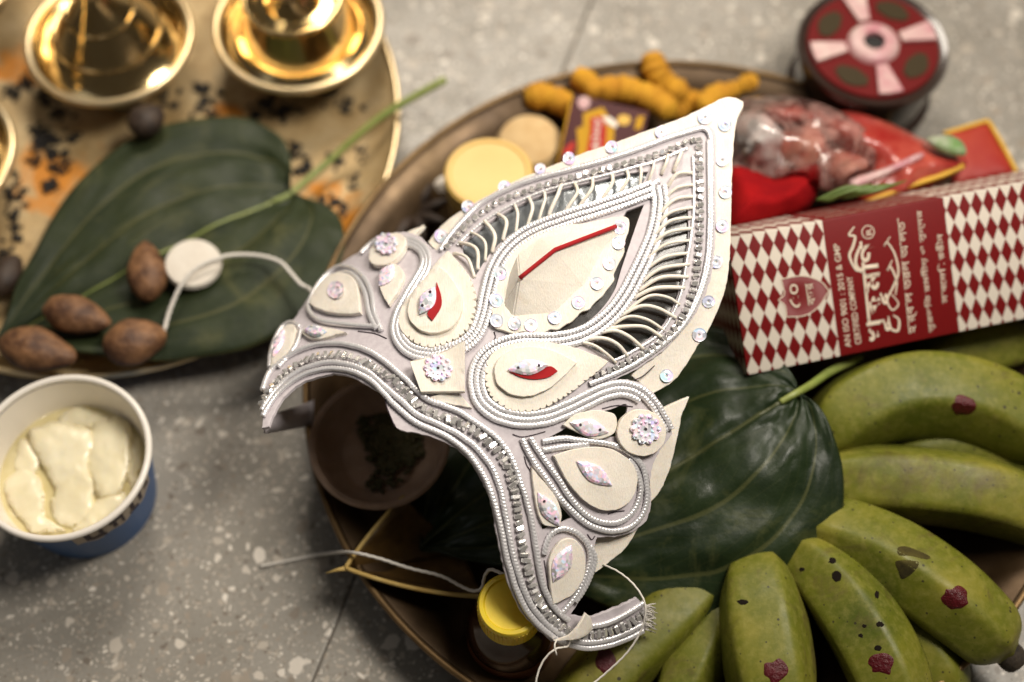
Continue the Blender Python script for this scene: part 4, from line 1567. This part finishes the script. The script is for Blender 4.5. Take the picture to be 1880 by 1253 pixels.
holeE = spline([(975, 862, 1), (1005, 896), (1030, 930), (1048, 950, 1), (1020, 963), (994, 972, 1), (984, 920)], True, 6)
back = panel("paper_backing", bo + rag, -.0002, .0010, PAPER, t, holes=[holeL, holeR, holeC, holeD, holeE], grid=14, chamfer=.6)

# film behind the openings: reflection painted grey on the left, shade tinted elsewhere
panel("film", spline([(1225, 310), (1150, 315), (1045, 340), (945, 378), (870, 428), (840, 456), (865, 520), (910, 480), (975, 428), (1100, 385), (1180, 350)], True, 8), -.0008, -.0004, SHEENFILM, t, grid=20, chamfer=0)
panel("film", spline([(1270, 375), (1268, 440), (1255, 530), (1222, 602), (1150, 656), (1122, 668), (1070, 640), (1140, 580), (1180, 510), (1212, 425), (1228, 385)], True, 8), -.0008, -.0004, FILM, t, grid=20, chamfer=0)

panel("film", spline([(1145, 380), (1190, 370), (1175, 420), (1148, 495), (1130, 545), (1098, 585), (1055, 614), (1015, 622), (1000, 585), (1060, 530), (1110, 460)], True, 8), -.0008, -.0004, FILM, t, grid=20, chamfer=0)  # tinted sheet added to darken this opening


# silver braided cord
def braid(path, r=.00112, h=.0018, name="silver_cord", mat_=CORD, parent=None, wob=.6):
    path = resample(np.asarray(path, float), 1.1)
    ph = random.uniform(0, 9)
    w = np.array([fbm((i * .05 + ph, ph, 0), 1.0) for i in range(len(path))]) * wob
    path = offset2(path, w[:, None] if False else 0) + np.c_[w, -w]
    P = head(path[:, 0], path[:, 1], h)
    N = head_normal(path[:, 0], path[:, 1])
    per = .00130

    def mod(s, th):
        a = np.where(th > math.pi, 2 * math.pi - th, th)
        row = np.where(th > math.pi, .5, 0.0)
        q = (s / per + a * .55 + row) % 1.0
        lobe = np.sqrt(np.clip(1 - (2 * q - 1) ** 2, 0, 1))
        groove = 1 - .24 * np.exp(-(a / .25) ** 2)
        return (.58 + .46 * lobe) * groove
    V, F = sweep(P, r, 12, N, True, mod)
    return link(name, mesh_of(name, V, F), mat_, parent or t)


# base band
band_up = spline([(487, 722), (497, 694), (510, 679), (541, 656), (577, 641), (616, 636), (650, 640), (686, 653), (723, 679), (753, 706), (783, 734), (814, 747), (844, 759), (874, 778), (905, 799), (929, 826), (944, 857), (954, 887), (963, 915), (972, 950), (979, 995), (986, 1040), (994, 1073), (1006, 1100), (1021, 1121), (1040, 1136)])
band_bead = spline([(487, 746), (498, 726), (509, 711), (529, 691), (562, 669), (601, 658), (638, 659), (668, 669), (704, 688), (729, 705), (753, 731), (777, 753), (814, 769), (844, 780), (871, 793), (895, 812), (917, 834), (931, 860), (940, 890), (947, 925), (951, 965), (957, 1003), (968, 1047), (979, 1087), (996, 1117), (1020, 1143), (1045, 1157), (1070, 1162), (1092, 1160), (1115, 1155), (1142, 1145), (1160, 1135), (1177, 1122)])
band_lo = spline([(487, 770), (500, 747), (516, 727), (541, 706), (571, 690), (610, 682), (650, 687), (684, 703), (711, 730), (738, 758), (771, 782), (814, 800), (844, 819), (868, 844), (889, 878), (904, 917), (914, 955), (921, 990), (928, 1024), (938, 1060), (951, 1095), (968, 1125), (992, 1151), (1020, 1171), (1055, 1184), (1085, 1186), (1117, 1180), (1147, 1169), (1176, 1154)])
band_lo2 = spline([(486, 759), (499, 737), (513, 719), (536, 698), (567, 681), (606, 671), (646, 675), (680, 689), (708, 713), (738, 739), (768, 764), (814, 785), (848, 803), (877, 827), (902, 860), (917, 898), (926, 945), (934, 990), (941, 1024), (951, 1058), (964, 1093), (981, 1122), (1003, 1146), (1028, 1163), (1057, 1174), (1086, 1175), (1116, 1169), (1145, 1158), (1176, 1142)])
for pth in (band_up, band_lo, band_lo2):
    braid(pth)
braid(spline([(1060, 1147), (1085, 1146), (1110, 1141), (1138, 1128), (1160, 1115), (1178, 1103)]))

# cords of the big drop
drop_out = spline([(812, 466), (828, 441), (853, 412), (885, 381), (924, 359), (971, 339), (1035, 321), (1099, 304), (1163, 283), (1227, 259), (1271, 245), (1291, 241), (1303, 252), (1305, 288), (1304, 351), (1304, 403), (1301, 460), (1297, 493), (1290, 521), (1280, 548), (1265, 578), (1245, 606), (1218, 630), (1194, 648), (1163, 669), (1133, 684), (1103, 697), (1080, 706)])
braid(drop_out, .0010)
braid(offset2(spline([(1296, 262), (1296, 351), (1296, 403), (1293, 460), (1288, 493), (1281, 521), (1271, 548), (1257, 578), (1237, 606), (1212, 630)]), 0)[::1] + [4, 0], .0007)
drop_bead = spline([(825, 458), (844, 438), (868, 414), (892, 394), (924, 375), (959, 361), (994, 349), (1045, 334), (1099, 320), (1150, 306), (1205, 290), (1251, 270), (1272, 262)])
drop_bead2 = spline([(1283, 262), (1284, 320), (1284, 383), (1283, 420), (1281, 451), (1277, 496), (1269, 536), (1254, 575), (1236, 604), (1212, 627), (1187, 645), (1157, 662), (1127, 677), (1093, 692)])
rim_in = spline([(1262, 276), (1205, 300), (1150, 316), (1099, 330), (1045, 343), (994, 358), (945, 380), (905, 402), (868, 430), (842, 455)])
braid(rim_in, .0006, .0015)
rim_in2 = spline([(1272, 290), (1273, 378), (1267, 436), (1258, 487), (1251, 529), (1239, 565), (1220, 600), (1196, 624), (1151, 651), (1124, 664)])
braid(rim_in2, .0006, .0015)

# the two long triple cords that wrap the drop and the eyes
pathR = spline([(1209, 346), (1212, 380), (1203, 428), (1186, 470), (1168, 507), (1148, 544), (1122, 578), (1088, 606), (1052, 622), (1010, 629), (968, 629), (930, 636), (898, 653), (880, 678), (876, 708), (884, 737), (908, 759), (940, 769), (972, 771), (1006, 765), (1042, 751), (1075, 735), (1105, 721), (1137, 714), (1166, 721), (1190, 741), (1207, 768), (1220, 792)])
for d in (-11, 0, 11):
    q = offset2(pathR, d)
    if d == 11:
        q = q[:int(len(q) * .93)]
    braid(q)
pathL = spline([(1200, 350), (1147, 371), (1098, 388), (1048, 404), (1000, 421), (962, 440), (932, 466), (911, 500), (899, 540), (890, 580), (876, 615), (852, 638), (820, 650), (786, 656), (752, 645), (733, 617), (737, 585), (754, 550), (773, 518), (786, 492), (782, 468), (766, 454), (748, 450)])
for d in (-10.5, 0, 10.5):
    q = offset2(pathL, d)
    dd = np.linspace(0, 1, len(q))
    # the bundle is seen more edge-on towards the far side
    q = pathL + (q - pathL) * np.interp(dd, [0, .45, .7, 1], [1, 1, .8, .55])[:, None]
    braid(q, .00108)
braid(spline([(1211, 336), (1202, 341), (1196, 347)]), .001)

# right wing loops
for pth in ([(957, 806), (975, 844), (999, 877), (1023, 911), (1052, 942), (1080, 963), (1114, 973), (1147, 968), (1171, 949), (1183, 920), (1183, 887), (1176, 856), (1157, 834), (1131, 819), (1100, 812), (1060, 808), (1032, 805), (994, 811)],
            [(972, 804), (994, 839), (1018, 872), (1042, 911), (1071, 942), (1099, 956), (1131, 957), (1157, 939), (1170, 911), (1172, 887), (1165, 862), (1150, 842)],
            [(994, 827), (1028, 821), (1056, 818), (1078, 815)],
            [(1022, 1128), (1036, 1113), (1057, 1085), (1072, 1052), (1080, 1020), (1073, 994), (1055, 976), (1032, 969), (1011, 977), (1000, 997), (997, 1016)],
            [(1078, 1000), (1088, 1022), (1079, 1056), (1066, 1082), (1052, 1102)]):
    braid(spline(pth))
# left wing loops
for pth, r in (([(704, 612), (692, 582), (686, 544), (671, 515), (650, 498), (622, 498), (596, 520), (578, 548), (571, 572), (584, 590), (611, 599), (658, 603), (700, 606)], .00105),
               ([(695, 610), (682, 582), (676, 548), (664, 523), (648, 508), (628, 508), (606, 526), (590, 550)], .00105),
               ([(555, 606), (540, 598), (524, 606), (511, 628), (502, 655), (500, 680)], .001), ([(557, 612), (552, 632), (538, 655), (515, 680)], .001),
               ([(740, 450), (715, 440), (690, 450), (668, 470)], .001)):
    braid(spline(pth), r)

# beads
bd = bpy.data.meshes.new("bead")
bm = bmesh.new()
bmesh.ops.create_cube(bm, size=1)
bmesh.ops.bevel(bm, geom=list(bm.edges), offset=.15, segments=1, affect='EDGES')
bm.to_mesh(bd)
bm.free()
bd.materials.append(SILVER)


def beads(path, spacing, la, lc, lh, parent, skip=0):
    P2 = resample(path, spacing)
    for i in range(skip, len(P2)):
        x, y = P2[i]
        a, b = P2[max(0, i - 1)], P2[min(len(P2) - 1, i + 1)]
        p = head(x, y, .0010 + lh * .45)
        n = head_normal(x, y)
        tt = head(b[0], b[1]) - head(a[0], a[1])
        tt = tt - n * (tt @ n)
        tt /= np.linalg.norm(tt)
        bb = np.cross(n, tt)
        R = Matrix(((tt[0], bb[0], n[0]), (tt[1], bb[1], n[1]), (tt[2], bb[2], n[2]))).to_4x4()
        o = link("bead", bd, None, parent, smooth=False)
        o.matrix_basis = Matrix.Translation(p) @ R @ Matrix.Rotation(random.gauss(0, .22), 4, 'Z') @ Matrix.Rotation(random.gauss(0, .3), 4, 'X') @ Matrix.Rotation(random.gauss(0, .3), 4, 'Y') @ Matrix.Diagonal((la * random.uniform(.8, 1.1), lc * random.uniform(.85, 1.08), lh * random.uniform(.85, 1.15), 1))


trim = tube("bead_trim", head(band_bead[:, 0], band_bead[:, 1], .0011), .0003, CORD, t, 5)
beads(band_bead, 11.5, .0017, .0034, .0020, trim)
trim = tube("bead_trim", head(drop_bead[:, 0], drop_bead[:, 1], .0011), .0003, CORD, t, 5)
beads(drop_bead, 14, .0022, .0023, .0021, trim)
trim = tube("bead_trim", head(drop_bead2[:, 0], drop_bead2[:, 1], .0011), .0003, CORD, t, 5)
beads(drop_bead2, 12.5, .0017, .0027, .0019, trim)

# curved pith ribs
ribsL = [((1252, 281), (1246, 300), (1235, 318)), ((1227, 288), (1224, 306), (1215, 325)), ((1201, 300), (1199, 320), (1190, 338)), ((1177, 308), (1180, 330), (1172, 350)), ((1153, 316), (1153, 338), (1138, 362)), ((1125, 323), (1125, 346), (1104, 374)),
         ((1090, 332), (1087, 358), (1062, 388)), ((1058, 340), (1061, 364), (1036, 394)), ((1031, 345), (1029, 371), (1008, 402)), ((1003, 355), (1005, 380), (992, 410)), ((972, 367), (981, 393), (970, 420)), ((946, 380), (957, 406), (948, 432)),
         ((917, 396), (936, 419), (925, 445)), ((890, 412), (912, 441), (906, 468)), ((866, 431), (895, 454), (892, 482)), ((845, 450), (878, 468), (880, 500)), ((834, 468), (862, 485), (872, 515))]
ribsR = [((1224, 348), (1243, 329), (1270, 320)), ((1219, 372), (1240, 352), (1271, 343)), ((1206, 401), (1236, 374), (1271, 363)), ((1203, 420), (1230, 394), (1270, 383)), ((1197, 441), (1224, 413), (1268, 402)), ((1194, 456), (1224, 433), (1268, 422)), ((1187, 477), (1221, 454), (1265, 443)),
         ((1182, 499), (1215, 478), (1262, 468)), ((1176, 521), (1212, 496), (1262, 489)), ((1170, 535), (1209, 515), (1259, 509)), ((1160, 549), (1200, 531), (1253, 530)), ((1149, 571), (1187, 549), (1221, 549), (1248, 562)), ((1135, 582), (1172, 566), (1203, 568), (1237, 584)),
         ((1121, 600), (1151, 583), (1181, 587), (1219, 606)), ((1112, 605), (1148, 600), (1181, 604), (1217, 621)), ((1098, 613), (1127, 609), (1151, 621), (1179, 640)), ((1070, 625), (1103, 622), (1127, 633), (1152, 655)), ((1058, 631), (1084, 636), (1109, 650), (1128, 668))]
for rb_ in ribsL + ribsR:
    P2 = spline([(q[0] + random.gauss(0, 1.2), q[1] + random.gauss(0, 1.2)) for q in rb_], False, 3)
    k = np.linspace(0, 1, len(P2))
    hh = .0012 + .0022 * np.sin(math.pi * k)
    tube("pith_rib", head(P2[:, 0], P2[:, 1], hh), random.uniform(.00055, .00078), PITH, t, 8, up=head_normal(P2[:, 0], P2[:, 1]))


# gems
def gem(a, b, hw, h0, ht, mat_, parent, holes=True, name="gem"):
    a, b = np.array(a, float), np.array(b, float)
    c, ax = (a + b) / 2, (b - a) / 2
    L = np.linalg.norm(ax)
    e = ax / L
    f = np.array([-e[1], e[0]])
    n = 28
    X, H = [], []
    for sc, h in ((1.0, h0), (1.0, h0 + ht * .35), (.72, h0 + ht), (.36, h0 + ht * 1.12)):
        for j in range(n):
            u = j / n * 2 * math.pi
            x = math.cos(u)
            w = hw * (1 - abs(x) ** 1.7) * (1 if math.sin(u) >= 0 else -1)
            X.append(c + e * L * x * sc + f * w * sc)
            H.append(h)
    X.append(c)
    H.append(h0 + ht * 1.15)
    F = []
    for k in range(3):
        for j in range(n):
            F.append((k * n + j, k * n + (j + 1) % n, (k + 1) * n + (j + 1) % n, (k + 1) * n + j))
    for j in range(n):
        F.append((3 * n + j, 3 * n + (j + 1) % n, 4 * n))
    X = np.array(X)
    o = link(name, mesh_of(name, head(X[:, 0], X[:, 1], np.array(H)), F), mat_, parent, smooth=False)
    if holes:
        for s in (-.5, .5):
            p = c + e * L * s
            u = np.linspace(0, 2 * math.pi, 11)[:-1]
            q = np.vstack([p, p + np.c_[np.cos(u), np.sin(u)] * 2.6])
            link("stitch_hole", mesh_of("stitch_hole", head(q[:, 0], q[:, 1], h0 + ht * 1.2), [(0, i + 1, (i + 1) % 10 + 1) for i in range(10)]), INK, o, smooth=False)
    return o


def flower(px, py, r, h, parent, sy=1.0):
    n = 90
    a = np.linspace(0, 2 * math.pi, n + 1)[:-1]
    rr_ = r * (.76 + .24 * np.abs(np.cos(5 * a)) ** .6)
    ol = np.c_[px + rr_ * np.cos(a), py + rr_ * np.sin(a) * sy]
    o = panel("flower_sequin", ol, h, h + .0005, HOLO2, parent, grid=5, chamfer=.8, warp=lambda p: .0005 * (math.hypot(p[0] - px, (p[1] - py) / sy) / r) ** 2)
    for k in range(10):
        b = k / 10 * 2 * math.pi
        for f, s in ((.82, .14), (.46, .11)):
            b2 = b + (.31 if f < .6 else 0)
            q = head(np.array([px + r * f * math.cos(b2)]), np.array([py + r * f * sy * math.sin(b2)]), h + .0006 + .0005 * f * f)[0]
            bmx = bmesh.new()
            bmesh.ops.create_icosphere(bmx, subdivisions=1, radius=r * s * PXM)
            me = bpy.data.meshes.new("boss")
            bmx.to_mesh(me)
            bmx.free()
            me.transform(Matrix.Translation(q))
            link("boss", me, HOLO2, o)
    u = np.linspace(0, 2 * math.pi, 11)[:-1]
    q = np.vstack([[px, py], np.array([px, py]) + np.c_[np.cos(u), np.sin(u) * sy] * r * .1])
    link("stitch_hole", mesh_of("stitch_hole", head(q[:, 0], q[:, 1], h + .0007), [(0, i + 1, (i + 1) % 10 + 1) for i in range(10)]), INK, o, smooth=False)
    return o


# eyes
def eye(outl, inn, felt, ga, gb, hw, lo, hi):
    ol = serrate(spline(outl, True, 3), lo, hi, 12, 5)
    pet = panel("petal", ol, .0012, .0030, PITH, t, grid=12, chamfer=.8)
    panel("inner_petal", spline(inn, True, 4), .0031, .0046, PITH, pet, grid=12)
    panel("red_felt", spline(felt, True, 3), .0047, .0053, RED, pet, grid=6, chamfer=.4)
    gem(ga, gb, hw, .0054, .0012, HOLO2, pet)


eye([(1114, 665, 1), (1076, 649), (1036, 637), (993, 631), (950, 634), (921, 643), (899, 662), (891, 689), (894, 720), (911, 743), (938, 756), (973, 757), (1007, 746), (1036, 729), (1065, 707), (1093, 685)],
    [(1055, 669, 1), (1024, 652), (987, 643), (950, 646), (919, 663), (908, 686), (913, 711), (938, 729), (970, 730), (1002, 717), (1030, 695)],
    [(934, 689, 1), (965, 692), (1004, 677), (1020, 685, 1), (1004, 696), (979, 701), (955, 698)], (932, 686), (1004, 675), 14, .42, .97)
eye([(828, 469, 1), (846, 489), (864, 512), (875, 539), (877, 568), (868, 602), (845, 626), (815, 641), (786, 645), (761, 635), (741, 614), (738, 591), (747, 565), (763, 544), (784, 520), (805, 493)],
    [(813, 501, 1), (834, 520), (852, 553), (852, 582), (836, 610), (808, 623), (780, 619), (761, 601), (757, 577), (769, 548), (791, 522)],
    [(811, 533, 1), (818, 557), (817, 577), (801, 602, 1), (793, 590), (805, 570)], (809, 543), (780, 592), 14, .04, .62)

# square patch, slips
sq = panel("square_petal", [(760, 678), (808, 659), (857, 639), (856, 684), (855, 727), (816, 727), (777, 729)], .0022, .0042, PITH, t, grid=10, warp=lambda p: .0016 * ((p[0] - 808) / 48) ** 2)
flower(809, 686, 26, .0044, sq, .95)
panel("pith_slip", spline([(783, 735, 1), (815, 727), (848, 729, 1), (866, 752, 1), (835, 747), (805, 741)], True, 4), .0011, .0022, PITH, t, grid=10)

# centre boss
base = spline([(1121, 406), (1150, 404), (1156, 416), (1150, 440), (1144, 455), (1146, 466), (1134, 490), (1126, 508), (1126, 520), (1110, 540), (1104, 548), (1092, 558), (1080, 572), (1066, 577), (1050, 594), (1040, 598), (1024, 609), (1010, 609), (996, 616), (981, 620), (962, 613), (945, 618), (925, 612), (911, 608), (904, 592), (906, 575), (902, 555), (912, 535), (915, 512), (928, 495), (933, 480), (951, 458), (987, 434), (1030, 421), (1072, 416)], True, 4)
bp_ = panel("boss_base", base, .0012, .0026, PITH, t, grid=12)
rv = {'A': (954, 511, .0105), 'B': (1019, 459, .0115), 'C': (1131, 416, .0040), 'P1': (925, 560, .0026), 'P2': (942, 581, .0026), 'P3': (1015, 576, .0026), 'P4': (1069, 525, .0026), 'P5': (1128, 424, .0026),
      'P6': (1050, 422, .0026), 'P7': (988, 438, .0026), 'P8': (950, 468, .0026), 'P9': (935, 505, .0026)}
ks = list(rv)
ids = {k: i for i, k in enumerate(ks)}
arr = np.array([rv[k] for k in ks])
off = head_normal(arr[:, 0], arr[:, 1])
# keep the traced silhouette: slide raised corners back along the view so that they stay where they are seen
V = []
for (x, y, h) in arr:
    n = head_normal(x, y)
    V.append(deep(x, y, head_depth(x, y) - h / max(.5, -(n @ FWD))))
fs = [('A', 'P1', 'P2'), ('A', 'P2', 'P3'), ('A', 'P3', 'P4'), ('A', 'P4', 'B'), ('B', 'P4', 'P5'), ('B', 'P5', 'C'), ('C', 'P6', 'B'), ('B', 'P6', 'P7'), ('B', 'P7', 'A'), ('A', 'P7', 'P8'), ('A', 'P8', 'P9'), ('A', 'P9', 'P1'), ('C', 'P5', 'P6')]
me = mesh_of("faceted_boss", V, [tuple(ids[k] for k in f) for f in fs])
bm = bmesh.new()
bm.from_mesh(me)
bmesh.ops.recalc_face_normals(bm, faces=bm.faces)
bmesh.ops.bevel(bm, geom=[e for e in bm.edges if len(e.link_faces) == 2], offset=.0005, segments=2, affect='EDGES')
bm.to_mesh(me)
bm.free()
boss = sharp(link("faceted_boss", me, PITH, t), 22)
ridge = []
for a, b in (('C', 'B'), ('B', 'A')):
    for k in np.linspace(0, 1, 8):
        ridge.append(np.array(V[ids[a]]) * (1 - k) + np.array(V[ids[b]]) * k)
tube("red_line", np.array(ridge[:8] + ridge[9:]) - FWD * .0003, .00085, RED, boss, 8)
for i, (x, y) in enumerate(((922, 510), (914, 559), (914, 595), (946, 600), (975, 602), (1018, 588), (1061, 560), (1095, 525), (1118, 489), (1135, 452), (1138, 424))):
    sequin(x, y, 12, bp_, SEQUIN, .0028)

# right wing pieces
wing = panel("wing_petal", spline([(1267, 729, 1), (1262, 743), (1253, 764), (1245, 806), (1235, 848), (1226, 877), (1210, 908), (1186, 932, 1), (1165, 900), (1160, 850), (1180, 800), (1205, 770), (1219, 751)], True, 5), -.0026, -.0006, PITH, t, grid=14)
panel("folded_flap", spline([(1187, 930, 1), (1185, 948), (1160, 997), (1135, 1025), (1100, 1056, 1), (1090, 1050), (1081, 1036), (1083, 1002), (1078, 985, 1), (1110, 965), (1165, 945)], True, 5), -.0036, -.0012, PITH, t, grid=10, warp=lambda p: -.00002 * max(0, p[1] - 960) + .0025 * math.sin((p[0] + p[1] * .9 - 2040) * .022))
d = panel("round_petal", spline([(1171 + 44 * math.cos(a), 793 + 42 * math.sin(a)) for a in np.linspace(0, 6.283, 17)[:-1]], True, 4), .0018, .0042, PITH, t, grid=12)
flower(1176, 786, 28, .0044, d)
d = panel("small_petal", spline([(1030, 781, 1), (1052, 762), (1083, 754), (1109, 756), (1126, 765), (1126, 789), (1111, 802), (1090, 806), (1064, 798)], True, 4), .0012, .0030, PITH, t, grid=12)
gem((1042, 776), (1112, 793), 16, .0032, .0012, HOLO2, d)
d = panel("drop_petal", spline([(1012, 836, 1), (1047, 825), (1080, 820), (1114, 823), (1142, 837), (1160, 858), (1164, 887), (1153, 914), (1132, 931), (1107, 935), (1080, 926), (1056, 907), (1035, 879)], True, 4), .0012, .0032, PITH, t, grid=12)
gem((1053, 846), (1117, 889), 16, .0034, .0012, HOLO, d, False)
d = panel("small_petal", spline([(972, 858, 1), (995, 884), (1018, 916), (1026, 940), (1023, 966, 1), (994, 961), (980, 925)], True, 4), .0012, .0028, PITH, t, grid=12)
gem((983, 903), (1022, 964), 15, .0030, .0012, HOLO2, d)
d = panel("drop_petal", spline([(1010, 1106, 1), (1045, 1087), (1065, 1057), (1069, 1022), (1060, 998), (1045, 986), (1026, 990), (1011, 1007), (1003, 1027), (1004, 1062)], True, 4), .0012, .0030, PITH, t, grid=12)
gem((1042, 997), (1009, 1064), 17, .0032, .0012, HOLO, d, False)
panel("curled_slip", spline([(1010, 1170, 1), (1035, 1147), (1058, 1112, 1), (1072, 1124), (1078, 1147, 1), (1045, 1157)], True, 4), .0030, .0040, PITH, t, grid=8, warp=lambda p: .004 * math.sin((p[0] - 1010) * .045))

# left wing pieces
panel("wing_petal", spline([(776, 410, 1), (760, 428), (748, 452), (715, 465), (690, 460), (700, 442), (735, 427)], True, 4), -.0026, -.0008, PITH, t, grid=12)
d = panel("round_petal", spline([(719 + 33 * math.cos(a) - 6 * math.sin(a), 469 + 29 * math.sin(a) - 8 * math.cos(a)) for a in np.linspace(0, 6.283, 17)[:-1]], True, 4), .0015, .0036, PITH, t, grid=10)
flower(720, 462, 21, .0038, d, .95)
d = panel("small_petal", spline([(702, 524), (709, 550), (719, 568, 1), (738, 541), (747, 514), (738, 497), (718, 496)], True, 4), .0012, .0030, PITH, t, grid=10)
gem((704, 536), (731, 496), 13, .0032, .0012, HOLO, d, False)
d = panel("drop_petal", spline([(668, 583, 1), (666, 550), (658, 523), (638, 510), (611, 515), (585, 544), (577, 566), (604, 580), (640, 585)], True, 4), .0012, .0030, PITH, t, grid=10)
sequin(626, 544, 16, d, HOLO2, .0034, False, "round_gem")
d = panel("small_petal", spline([(560, 617), (575, 606), (600, 608), (641, 617, 1), (605, 627), (578, 630)], True, 4), .0010, .0026, PITH, t, grid=10)
gem((566, 617), (608, 618), 11, .0028, .0014, HOLO2, d, False)
d = panel("drop_petal", spline([(548, 606), (530, 606), (515, 630), (506, 660), (503, 685, 1), (530, 662), (546, 636)], True, 4), .0010, .0026, PITH, t, grid=10)
gem((531, 614), (510, 664), 8, .0028, .0012, HOLO, d, False)

# frayed cut edges: short ink strokes left on the paper
for pts in ([(940, 798), (956, 803), (975, 800), (1000, 793)], [(961, 838), (966, 855), (975, 868)], [(1114, 943), (1128, 939), (1144, 937)], [(1076, 980), (1084, 990), (1090, 983)], [(660, 612), (690, 616), (712, 625)],
            [(1170, 846), (1186, 868), (1190, 900), (1186, 928)], [(1104, 751), (1130, 745), (1160, 747)], [(905, 630), (910, 622), (908, 612)], [(1164, 698), (1180, 690), (1200, 672)], [(1262, 590), (1285, 545), (1300, 505)], [(708, 726), (711, 748), (726, 786)], [(997, 1028), (1002, 1062), (1008, 1100)]):
    P2 = spline(pts, False, 3)
    tube("ink_line", head(P2[:, 0], P2[:, 1], .0011), .00022, INK, t, 5)

# inner strip of the far wing, curling back under
V, F = [], []
for i in range(20):
    k = i / 19
    x = 484 + 92 * k + 6 * math.sin(3 * k)
    for j, (yy, dd) in enumerate(((764 - 30 * k, 0), (796 - 18 * k, .004))):
        dep = float(head_depth(486, 760)) + .006 + .05 * math.sin(math.pi * .55 * k) + dd
        V.append(deep(x, yy, dep))
for i in range(19):
    F.append((2 * i, 2 * i + 2, 2 * i + 3, 2 * i + 1))
o = link("strip_end", mesh_of("strip_end", V, F), PAPER, t)
o.modifiers.new("thick", 'SOLIDIFY').thickness = .001
# frayed brush of braid ends
for k in range(44):
    y0 = 1108 + k * 1.05
    p0 = head(1181, y0, .0012)
    p1 = head(1190 + random.uniform(0, 13), y0 + random.uniform(-5, 14), .0012) + np.array([0, 0, random.uniform(-.001, .002)])
    tube("frayed_strand", np.array([p0, (p0 + p1) / 2 + [0, 0, .0006], p1]), .00022, THREAD, t, 4)


# tie strings
def string(pts, r, mat_=THREAD):
    P = resample(spline3(pts, 80), .0008)
    return tube("tie_string", P, r, mat_, t, 8, mod=lambda s, th: 1 + .16 * np.sin(s / .0011 * 2 * math.pi + th))


string([at(298, 622, .029), at(312, 570, .030), at(335, 520, .0335), at(365, 490, .0355), at(405, 473, .0355), at(440, 468, .034), at(482, 471, .034), at(515, 482, .035), at(535, 503, .037), at(552, 522, .039), at(566, 530, .041), deep(580, 545, .566)], .00088)
string([at(478, 1040, .001), at(530, 1030, .001), at(590, 1018, .004), at(640, 1014, .032), at(690, 1024, .036), at(750, 1043, .034), at(810, 1058, .034), at(845, 1076, .036), at(868, 1085, .040), at(884, 1080, .044), at(890, 1058, .048), at(900, 1046, .052), at(918, 1052, .056), at(935, 1062, .060)], .00065)
string([head(1112, 1040, -.002), deep(1135, 1050, .515), deep(1162, 1072, .510), deep(1181, 1100, .508), deep(1185, 1125, .508), deep(1176, 1160, .510), deep(1150, 1200, .512), deep(1110, 1238, .514), deep(1080, 1262, .514)], .00036)
string([head(1040, 1160, .004), head(1034, 1178, .004), deep(1020, 1192, .505), deep(1000, 1210, .505), deep(988, 1235, .505), deep(982, 1265, .505)], .00036)
string([head(1018, 1166, .003), deep(1018, 1185, .505), deep(1022, 1203, .505)], .0003)
